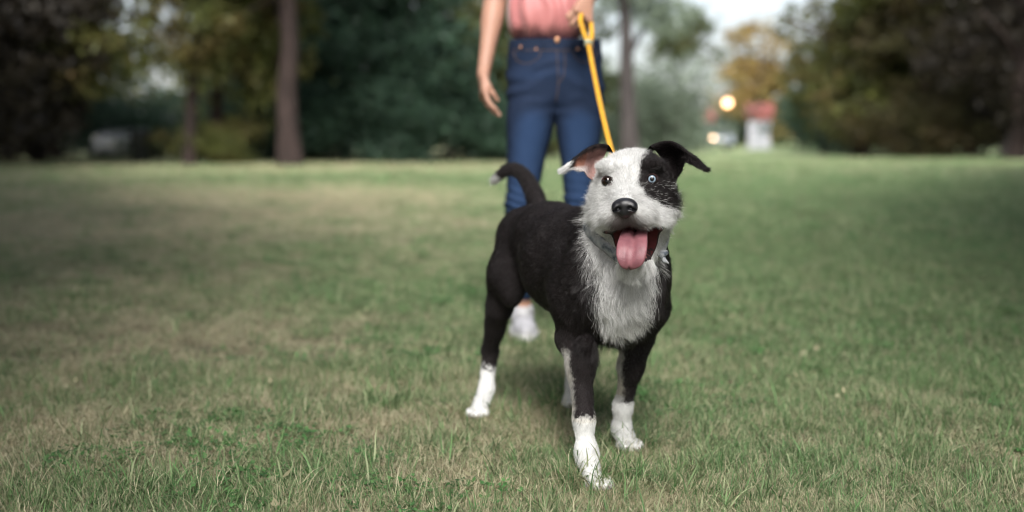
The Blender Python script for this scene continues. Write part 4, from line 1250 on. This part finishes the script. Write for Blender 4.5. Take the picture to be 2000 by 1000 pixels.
# wisps: the long hairs of bib, ruff and cheeks gather towards shared tips
from mathutils.kdtree import KDTree
longh = np.where(ln > .014)[0]
guides = longh[RNG.random(len(longh)) < .022]
kd = KDTree(len(guides))
for i, g in enumerate(guides): kd.insert(fP[g], i)
kd.balance()
near_g = np.array([kd.find(fP[i])[1] for i in longh])
gi = guides[near_g]
off = np.linalg.norm(fP[longh] - fP[gi], axis=1)
cl = (np.clip(.25 + .75 * RNG.random(len(longh)), 0, 1) * sstep(.022, .006, off))[:, None]
shift = RNG.normal(0, .0045, (len(guides), 3)); shift[:, 1] -= .002
tgt = p3[gi] + shift[near_g]
p3[longh] += (tgt - p3[longh]) * cl * .75
tgt2 = p2[gi] + shift[near_g] * .5
p2[longh] += (tgt2 - p2[longh]) * cl * .45
# the short coat lies in small locks too
shorth = np.where((ln <= .014) & (headw < .5))[0]; g2 = shorth[RNG.random(len(shorth)) < .030]
kd = KDTree(len(g2))
for i, g in enumerate(g2): kd.insert(fP[g], i)
kd.balance()
gi = g2[np.array([kd.find(fP[i])[1] for i in shorth])]
p3[shorth] += (p3[gi] + fN[gi] * .0012 - p3[shorth]) * (.55 * sstep(.012, .003, np.linalg.norm(fP[shorth] - fP[gi], axis=1)))[:, None]
R = np.stack([fP - fN * .001, p1, p2, p3], 1)
fC = coat(fP + RNG.normal(0, 1, fP.shape) * (.0022 + .0035 * (1 - headw))[:, None])
jc = RNG.random(len(fP))
whm = whiteness(fP)
fC = fC * np.where(whm > .5, .66 + .62 * jc, .8 + .35 * jc)[:, None] * (1 + .5 * (noise(fP, 55, 66, 2) - .5) * (whm > .5))[:, None]
# a few white hairs in the black and black hairs in the white at the borders
mix = (RNG.random(len(fP)) < .07) & (noise(fP, 60, 77) > .45) & (headw > .5) & (b < .012) & (whm < .5)
fC[mix] = WHT * .8
fC = np.clip(fC, 0, .88)
rad = np.where(whm > .5, .00022, .00020) * (1 + .25 * bib) * (1 - .2 * face)
M_fur = mat('fur', rough=.40, spec=.38, attr='coat')
fur = hair_object('fur', R, None, fC, rad, [M_fur], dog)
fur['kind'] = 'stuff'

# whiskers and ear fringe
hr, hc_, hrad = [], [], []
def add_hair(p, d, l, col, r=.00022, bend=None):
    bend = np.zeros(3) if bend is None else bend
    q = [p]; v = d / np.linalg.norm(d)
    for k in range(3):
        q.append(q[-1] + v * l / 3); v = v + bend * .5; v /= np.linalg.norm(v)
    hr.append(q); hc_.append(col); hrad.append(r)
for (V, F, C, uu, vv, fr), sd in zip(ear_data, (0, 1)):
    for _ in range(5200):
        f = F[RNG.integers(len(F))]; k = f[0]
        w4 = RNG.dirichlet([1] * 4); p = (V[f] * w4[:, None]).sum(0); c = C[k]
        n = np.cross(V[f[1]] - V[f[0]], V[f[3]] - V[f[0]]); n /= np.linalg.norm(n) + 1e-9
        inner = fr[k] > .5 and c[0] > .1 and c[1] < .5
        al = V[min(k + 14, len(V) - 1)] - V[k] if uu[k] < .95 else (HR if sd else -HR) * .01
        al = al / (np.linalg.norm(al) + 1e-9)
        if inner and RNG.random() < .75: continue
        add_hair(p, al * .9 + n * .3 + RNG.normal(0, .25, 3), .006 * (.6 + RNG.random()), np.clip(c * (.7 + .5 * RNG.random()), 0, .85), .0002)
for s in (-1, 1):
    for k in range(16):
        p = H(s * (.022 + .026 * RNG.random()), -.045 - .02 * RNG.random(), .10 + .02 * RNG.random())
        add_hair(p, HR * s * 1.0 + HN * .35 + HU * RNG.normal(0, .35), .035 + .03 * RNG.random(), np.array([.5, .5, .5]), .00014, -HU * .25)
    for k in range(10):
        p = H(s * (.036 + .012 * RNG.random()), .034, .060); add_hair(p, HU * .8 + HN * .6 + HR * s * .3 * RNG.random(), .018, np.array([.45, .45, .45]) if s < 0 else BLK, .00013, -HU * .3)
hairs = hair_object('whiskers', np.array(hr), None, np.array(hc_), np.array(hrad), [M_fur], dog)
hairs['kind'] = 'stuff'

# ================================================================== the woman with the leash
TP = 3.62                                                     # depth of her hips
person = empty('person', (G(1075, 655)[0], 3.75, 0.0))
tag(person, 'person in pink top and blue jeans holding the yellow leash behind the dog', 'person')
def PW_(px, py, t=TP): return W(px, py, t)
UPV = np.array([0, 0, 1.0])
hipL, hipR = PW_(1040, 195, 3.64), PW_(1130, 195, 3.66)
kneeL, kneeR = PW_(1017, 400, 3.58), PW_(1132, 395, 3.62)
ankL, ankR = PW_(1021, 590, 3.80), PW_(1146, 585, 3.97)
waist = PW_(1083, 80, 3.66)
chest = PW_(1074, -75, 3.68)
neck = PW_(1076, -175, 3.70)
shL, shR = PW_(996, -135, 3.70), PW_(1156, -135, 3.70)
elL = PW_(966, 8, 3.74); wrL = PW_(944, 146, 3.66)
elR = PW_(1172, -40, 3.71); wrR = PW_(1145, 4, 3.49)
headc = PW_(1078, -236, 3.67)

# fingers: chains rooted in the palm
def hand(wr, dirv, palmn, thumb_side, curls, spread=.020, s=1.0, tcurl=.5):
    """returns capsules for palm, four fingers and a thumb"""
    d = dirv / np.linalg.norm(dirv); n = palmn - (palmn @ d) * d; n /= np.linalg.norm(n); sd = np.cross(d, n) * thumb_side
    caps = []
    for q in (-1, -.33, .33, 1):
        caps.append((wr + sd * q * .013, wr + d * .075 * s + sd * q * .027, .0140, .0115, .012))
    L = [.036, .042, .039, .030]
    for i, (q, l, c) in enumerate(zip((1, .33, -.33, -1), L, curls)):
        p = wr + d * (.078 - .006 * abs(i - 1)) * s + sd * q * .029; v = d.copy(); ang = 0
        r = .0092 - .0006 * i
        for k, f in enumerate((1.0, .68, .55)):
            ang += c * (.7, 1.1, .8)[k]; v = d * math.cos(ang) + n * math.sin(ang)
            p2 = p + v * l * f * s; caps.append((p, p2, r, r * .9, .003)); p = p2; r *= .92
    p = wr + d * .022 + sd * .020; v = nrm_((d * 1.0 + sd * .16 + n * .34)[None])[0]
    for k, f in enumerate((.036, .030, .026)):
        p2 = p + v * f * s; caps.append((p, p2, .0125 - .002 * k, .011 - .0018 * k, .006)); p = p2
        v = nrm_((v + d * .35 * tcurl - sd * .45 * tcurl + n * .5 * tcurl)[None])[0]
    return caps

def rnd_bone(P, a, b, ra, rb, bulge=0.0, bpos=.4):
    a = np.asarray(a, np.float32); b = np.asarray(b, np.float32); ab = b - a
    h = np.clip((P - a) @ ab / (ab @ ab), 0, 1); D = P - a - h[:, None] * ab
    return np.sqrt((D * D).sum(1)) - (ra + (rb - ra) * h + bulge * np.exp(-((h - bpos) / .22) ** 2))

HANDL = hand(wrL, PW_(946, 200, 3.63) - wrL, np.array([.92, .15, .0]), 1, (.30, .38, .44, .50), tcurl=1.0)
HANDR = hand(wrR, PW_(1136, 40, 3.42) - wrR, np.array([-.45, .55, -.3]), -1, (1.45, 1.5, 1.5, 1.5), tcurl=1.1)

def leg_fn(P, hip, knee, ank, grow):
    d = rnd_bone(P, hip, knee, .080 + grow, .046 + grow, .005, .25)
    d = smin(d, rnd_bone(P, knee, ank, .045 + grow, .029 + grow, .007, .30), .02)
    calf = knee * .66 + ank * .34 + np.array([0, .020, 0])
    return smin(d, sd_ell(P, calf, (.038 + grow, .043 + grow, .11)), .03)

def skin_fn(P):
    d = sd_ell(P, chest, (.128, .092, .18))
    d = smin(d, sd_ell(P, PW_(1080, 20, 3.67), (.115, .085, .14)), .05)
    d = smin(d, sd_ell(P, PW_(1083, 165, 3.68), (.150, .105, .11)), .05)
    for s, sh in ((-1, shL), (1, shR)):
        d = smin(d, rnd_bone(P, chest + UPV * .06, sh, .070, .046), .04)
    for sh, el, wr in ((shL, elL, wrL), (shR, elR, wrR)):
        d = smin(d, rnd_bone(P, sh, el, .047, .035, .004, .35), .025)
        d = smin(d, rnd_bone(P, el, wr, .037, .0215, .006, .22), .012)
    d = smin(d, rnd_bone(P, chest + UPV * .12, neck + UPV * .05, .055, .048), .03)
    # head with jaw, nose, brow and ears
    d = smin(d, sd_ell(P, headc + np.array([0, .015, .025]), (.076, .092, .092)), .015)
    d = smin(d, sd_ell(P, headc + np.array([0, -.030, -.050]), (.052, .055, .058)), .02)
    d = smin(d, sd_cap(P, headc + np.array([0, -.080, .012]), headc + np.array([0, -.100, -.022]), .008, .012), .010)
    for s in (-1, 1):
        d = smax(d, -sd_ell(P, headc + np.array([s * .031, -.092, .010]), (.016, .014, .010)), .012)
        d = smin(d, sd_ell(P, headc + np.array([s * .078, .010, -.006]), (.008, .018, .030)), .006)
    d = smin(d, sd_ell(P, headc + np.array([0, -.083, -.052]), (.022, .009, .007)), .005)
    for hip, knee, ank in ((hipL, kneeL, ankL), (hipR, kneeR, ankR)):
        d = smin(d, leg_fn(P, hip, knee, ank, -.006), .03)
        d = smin(d, rnd_bone(P, ank, ank + np.array([0, -.01, -.05]), .030, .030), .01)
        d = smin(d, sd_cap(P, ank + np.array([0, .01, -.055]), ank + np.array([0, -.12, -.066]), .026, .018), .02)
    for a, b, ra, rb, k in HANDL + HANDR:
        d = smin(d, sd_cap(P, a, b, ra, rb), k)
    return d
JX = np.array([-.002, 0, .004])
def jeans_fn(P):
    d = leg_fn(P, hipL, kneeL, ankL, .003)
    d = np.minimum(d, 1)
    e = leg_fn(P, hipR, kneeR, ankR, .003)
    d = smin(d, e, .014)
    d = smin(d, sd_ell(P, PW_(1084, 150, 3.68), (.166, .118, .125)), .05)
    d = smin(d, sd_cap(P, PW_(1055, 92, 3.67), PW_(1112, 92, 3.67), .108, .108, ((0, 1, 0), 1.15)), .05)
    d = smin(d, sd_ell(P, PW_(1050, 165, 3.76), (.085, .085, .095)), .05); d = smin(d, sd_ell(P, PW_(1120, 165, 3.76), (.085, .085, .095)), .05)
    # creases: across the lap, behind the knees and at the ankles
    Q = P - np.array([waist[0], 0, 0], np.float32)
    w1 = np.exp(-((P[:, 2] - .86) / .09) ** 2); w2 = np.exp(-((P[:, 2] - .46) / .07) ** 2); w3 = np.exp(-((P[:, 2] - .20) / .08) ** 2)
    nz = noise(P, 7, 81, 2)
    d = d + .0034 * w1 * (.3 + 1.2 * noise(P, 9, 84)) * np.sin(P[:, 2] * 110 + np.abs(Q[:, 0]) * 45 + nz * 16) + (.0032 * w2 + .0030 * w3) * np.sin(P[:, 2] * 210 + Q[:, 0] * 30 + nz * 12)
    d = d + (noise(P, 20, 82, 2) - .5) * .004
    d = np.maximum(d, P[:, 2] - (PW_(1084, 76, 3.56)[2] + .0) - .04 * (P[:, 1] - 3.56))          # waist, higher at the back
    d = np.maximum(d, .125 - P[:, 2])                                          # cropped hems
    return d
hemz = PW_(1084, 75, 3.55)[2]
def shirt_fn(P):
    d = sd_ell(P, chest + np.array([0, 0, -.02]), (.142, .112, .22))
    d = smin(d, sd_cap(P, PW_(1046, 32, 3.66), PW_(1092, 32, 3.66), .099, .102, ((0, 1, 0), 1.0)), .06)
    d = smin(d, rnd_bone(P, chest + UPV * .08, shL, .08, .052), .04); d = smin(d, rnd_bone(P, chest + UPV * .08, shR, .08, .052), .04)
    nz = noise(P, 6, 91, 2); x = P[:, 0] - waist[0]
    low = sstep(1.30, 1.05, P[:, 2])
    d = d + .0055 * low * np.sin(x * 95 + nz * 10 + (P[:, 2] - 1) * 18) + .004 * (noise(P * np.array([2.5, 2.5, 1], np.float32), 14, 92) - .5)
    # blouses over the waistband
    d = d - .004 * np.exp(-((P[:, 2] - hemz - .04) / .03) ** 2)
    d = smax(d, -(P[:, 2] - hemz) + .004 * np.sin(x * 40 + nz * 6), .012)
    for s, sh in ((-1, shL), (1, shR)):
        d = np.maximum(d, -sd_ell(P, sh + np.array([s * .055, 0, -.02]), (.05, .12, .09)))
    d = np.maximum(d, -sd_ell(P, neck + np.array([0, -.03, -.005]), (.075, .10, .075)))
    return d

M_skin = mat('skin', (.42, .235, .170), .5, spec=.35)
M_skin.node_tree.nodes['Principled BSDF'].inputs['Subsurface Weight'].default_value = .1
M_skin.node_tree.nodes['Principled BSDF'].inputs['Subsurface Scale'].default_value = .01
lo = np.array([.62 - .75, 3.25, -.01]); lo = np.array([-.22, 3.28, .0]); hi = np.array([.46, 4.12, 1.86])
V, F = mesh_sdf(skin_fn, lo, hi, PH); mesh_np('body', V, F, [M_skin], person)

M_denim = mat('blue denim', rough=.85, spec=.15)
nt = M_denim.node_tree; b = nt.nodes['Principled BSDF']; ge = nt.nodes.new('ShaderNodeNewGeometry')
at = nt.nodes.new('ShaderNodeAttribute'); at.attribute_name = 'fade'
nn = nnoise(nt, ge, 25, 8, .75); wv_ = nnoise(nt, ge, 700, 2)
c0 = nmix(nt, at.outputs['Fac'], (.003, .005, .016), (.014, .037, .098))
c1 = nmix(nt, nmath(nt, 'MULTIPLY', nn.outputs[0], .5), c0, nmix(nt, .5, c0, (.02, .045, .11)))
c2 = nmix(nt, nmath(nt, 'MULTIPLY', wv_.outputs[0], .25), c1, (.06, .09, .15))
nt.links.new(c2, b.inputs['Base Color'])
bpn = nt.nodes.new('ShaderNodeBump'); bpn.inputs['Strength'].default_value = .3; bpn.inputs['Distance'].default_value = .001
nt.links.new(wv_.outputs[0], bpn.inputs['Height']); nt.links.new(bpn.outputs[0], b.inputs['Normal'])
V, F = mesh_sdf(jeans_fn, np.array([-.16, 3.40, .08]), np.array([.42, 4.12, 1.10]), PH)
jeans = mesh_np('jeans', V, F, [M_denim], person)
# worn: paler down the fronts of the thighs and knees, dark at the waist, sides and crotch, pale cuffs
N = grad(jeans_fn, V.astype(np.float32), .004)
front = np.clip(-N[:, 1], 0, 1)
legax = np.minimum(seg_dist(V, hipL + [0, -.08, -.10], kneeL + [0, -.05, 0])[0], seg_dist(V, hipR + [0, -.08, -.10], kneeR + [0, -.05, 0])[0])
shin = np.minimum(seg_dist(V, kneeL + [0, -.04, 0], ankL + [0, -.02, .1])[0], seg_dist(V, kneeR + [0, -.04, 0], ankR + [0, -.02, .1])[0])
legax = np.minimum(legax, shin + .014)
fade = .12 + .75 * sstep(.085, .03, legax) * front + .12 * (noise(V, 16, 95, 3) - .4)
lap = np.exp(-((V[:, 2] - .90) / .025) ** 2) + np.exp(-((V[:, 2] - .955) / .012) ** 2) * .8
fade += .45 * lap * front * (noise(V * np.array([1, 1, 4]), 10, 96) )
fade[V[:, 2] < .155] += .7
fade *= 1 - .8 * sstep(.95, 1.0, V[:, 2])
flt_attr(jeans, 'fade', np.clip(fade, 0, 1))
V, F = mesh_sdf(shirt_fn, np.array([-.16, 3.42, .92]), np.array([.46, 3.95, 1.62]), PH)
M_pink = noise_mat('pink silky cloth', [(.3, (.42, .150, .150)), (.75, (.52, .205, .195))], 5, rough=.5, spec=.35, bump=.15, bscale=400, bdist=.001)
M_pink.node_tree.nodes['Principled BSDF'].inputs['Sheen Weight'].default_value = .3
mesh_np('top', V, F, [M_pink], person)

# jeans details: waistband, button, rivets, fly, pocket seams, belt loops
def surf(px, py):
    """point on the front of the jeans under photo pixel (px, py)"""
    ts = np.arange(3.30, 3.80, .002); P = np.array([W(px, py, t) for t in ts]); d = jeans_fn(P.astype(np.float32))
    k = np.argmax(d < 0.0008); return P[k] if d[k] < .0008 else W(px, py, 3.58)
M_brass = mat('copper button', (.55, .30, .18), .35, 1.0)
M_thread = mat('tan stitching', (.09, .055, .035), .8)
def disc(p, r, name, m, th=.003):
    V, F = tube([p + [0, .002, 0], p + [0, -th, 0], p + [0, -th - .0005, 0]], [r, r, r * .7], 14); mesh_np(name, V, F, [m], jeans)
disc(surf(1088, 78.5) + [0, -.003, 0], .0095, 'button', M_brass)
disc(surf(1047, 96), .0045, 'rivet', M_brass); disc(surf(1017, 92), .0045, 'rivet', M_brass)
disc(surf(1128, 96), .0045, 'rivet', M_brass); disc(surf(1156, 90), .0045, 'rivet', M_brass)
def seam(pix, name='seam', r=.0013, m=M_thread, off=.0004):
    P = np.array([surf(*q) + [0, -off, 0] for q in spline(pix, 26)])
    V, F = tube(P, r, 5); mesh_np(name, V, F, [m], jeans)
seam([(1000, 97), (1040, 98), (1088, 98), (1135, 97), (1164, 95)], 'waistband_seam')
seam([(1003, 100), (1010, 118), (1032, 124), (1052, 112), (1056, 99)], 'pocket_seam')
seam([(1166, 99), (1158, 118), (1140, 122), (1124, 112), (1120, 99)], 'pocket_seam')
seam([(1088, 99), (1089, 130), (1090, 165), (1086, 200)], 'fly_seam')
seam([(1103, 99), (1103, 130), (1100, 150), (1090, 164)], 'fly_seam')
for px in (1022, 1060, 1118, 1152):
    a, c = surf(px, 80), surf(px, 97)
    V, F = box((a + c) / 2 + np.array([0, -.003, 0]), (.011, .004, np.linalg.norm(a - c) + .01)); bevel(mesh_np('belt_loop', V, F, [M_denim], jeans, smooth=False), .001)

# hair, falling behind the shoulders
def hair_fn(P):
    d = sd_ell(P, headc + np.array([0, .030, .035]), (.088, .100, .098))
    d = smin(d, sd_ell(P, headc + np.array([0, .085, -.14]), (.085, .050, .20)), .05)
    d = np.maximum(d, -sd_ell(P, headc + np.array([0, -.085, -.02]), (.066, .075, .085)))
    return d + .004 * np.sin(np.arctan2(P[:, 1] - headc[1], P[:, 0] - headc[0]) * 40 + noise(P, 12, 4) * 5)
V, F = mesh_sdf(hair_fn, headc - np.array([.14, .14, .40]), headc + np.array([.14, .20, .18]), .005)
mesh_np('hair', V, F, [mat('brown hair', (.07, .04, .025), .45)], person)

# shoes: pale canvas sneakers with sole, toe cap and laces
M_canvas = noise_mat('pale canvas', [(.3, (.36, .36, .40)), (.7, (.52, .52, .55))], 18, rough=.9, bump=.3, bscale=300, bdist=.001)
M_rubber = mat('white rubber', (.50, .50, .50), .6)
for ank, tdir in ((ankL, np.array([.06, -1, 0])), (ankR, np.array([.05, -1, 0]))):
    f = tdir / np.linalg.norm(tdir); s_ = np.array([-f[1], f[0], 0]); base = np.array([ank[0], ank[1], 0])
    R_ = np.stack([s_, f, UPV])
    def q(a, b_, c): return base + a * s_ + b_ * f + c * UPV
    def shoe_fn(P):
        d = sd_ell(P, q(0, .085, .030), (.043, .088, .046), R_)
        d = smin(d, sd_ell(P, q(0, -.015, .050), (.036, .058, .060), R_), .03)
        d = smin(d, sd_cap(P, q(0, -.005, .06), q(0, -.005, .088), .036, .037), .02)
        d = np.maximum(d, P[:, 2] - .100)
        return np.maximum(d, .012 - P[:, 2])
    V, F = mesh_sdf(shoe_fn, q(0, .05, 0) - np.array([.09, .2, 0]), q(0, .05, .12) + np.array([.09, .2, .02]), .003)
    sh = mesh_np('shoe', V, F, [M_canvas], person)
    def sole_fn(P):
        PP = P.copy(); 
        d = np.minimum(sd_ell(PP * [1, 1, .0], q(0, .082, 0) * [1, 1, 0], (.050, .096, 1), R_), sd_ell(PP * [1, 1, 0], q(0, -.02, 0) * [1, 1, 0], (.041, .062, 1), R_))
        d = smin(d, sd_cap(PP * [1, 1, 0], q(0, -.02, 0) * [1, 1, 0], q(0, .06, 0) * [1, 1, 0], .040, .045), .02)
        return smax(d, np.abs(P[:, 2] - .013) - .012, .004)
    V, F = mesh_sdf(sole_fn, q(0, .05, 0) - np.array([.09, .2, .01]), q(0, .05, .04) + np.array([.09, .2, .0]), .003)
    mesh_np('sole', V, F, [M_rubber], sh)
    parts = []
    for k in range(5):
        b_ = .035 + k * .018; z = .088 - k * .009
        parts.append(tube([q(-.022, b_, z - .008), q(0, b_ + .004, z), q(.022, b_, z - .008)], .0030, 6))
    parts.append(tube([q(0, .03, .092), q(.02, .04, .10), q(.034, .05, .085), q(.012, .035, .094)], .0022, 6))
    V, F = merge(parts); mesh_np('laces', V, F, [M_rubber], sh)

# ================================================================== the leash
M_web = noise_mat('yellow nylon webbing', [(.3, (.66, .33, .022)), (.7, (.76, .41, .035))], 30, rough=.55, bump=.4, bscale=900, bdist=.0006)
leash = empty('leash', tuple(PW_(1140, 45, 3.42)))
tag(leash, 'taut yellow webbing dog leash running from the hand down to the collar', 'leash')
def ribbon(P, w, th, side):
    P = np.asarray(P, float); T = np.gradient(P, axis=0); T /= np.linalg.norm(T, axis=1, keepdims=True)
    S = side[None] - (T @ side)[:, None] * T; S /= np.linalg.norm(S, axis=1, keepdims=True); Nn = np.cross(T, S)
    V = np.concatenate([np.stack([P[i] + S[i] * a * w / 2 + Nn[i] * b * th / 2 for a, b in ((-1, -1), (1, -1), (1, 1), (-1, 1))]) for i in range(len(P))])
    n = len(P); F = [(i * 4 + k, i * 4 + (k + 1) % 4, (i + 1) * 4 + (k + 1) % 4, (i + 1) * 4 + k) for i in range(n - 1) for k in range(4)]
    F += [(0, 3, 2, 1), (n * 4 - 4, n * 4 - 3, n * 4 - 2, n * 4 - 1)]
    return V, np.array(F)
buck = PW_(1149, 84, 3.36)
hc_ = PW_(1134, 30, 3.415)
ts = np.linspace(0, 1, 40)[:, None]
run = buck * (1 - ts) + LEASH_END * ts; run[:, 2] -= .030 * np.sin(ts[:, 0] * PI)
V, F = ribbon(run, .0130, .0026, np.array([1.0, .10, 0])); mesh_np('strap', V, F, [M_web], leash)
loopP = spline([buck, PW_(1141, 64, 3.385), PW_(1134, 42, 3.395), PW_(1136, 27, 3.425), PW_(1145, 22, 3.45), PW_(1153, 36, 3.455), PW_(1156, 60, 3.42), buck + [.008, .008, .0]], 44)
V, F = ribbon(loopP, .0130, .0026, np.array([.9, .3, 0])); mesh_np('handle', V, F, [M_web], leash)
V, F = merge([box(buck + [0, -.004, 0], (.024, .010, .020)), box(buck + [0, -.008, .004], (.017, .008, .004)), box(buck + [0, -.008, -.006], (.017, .008, .004))])
bevel(mesh_np('buckle', V, F, [mat('grey green buckle', (.30, .34, .26), .4, .4)], leash, smooth=False), .0015)
# snap hook at the dog's end
dv = (run[-2] - run[-1]); dv /= np.linalg.norm(dv)
V, F = merge([tube([LEASH_END + dv * .004, LEASH_END + dv * .03], [.004, .0055], 8)]); mesh_np('snap_hook', V, F, [M_steel], leash)
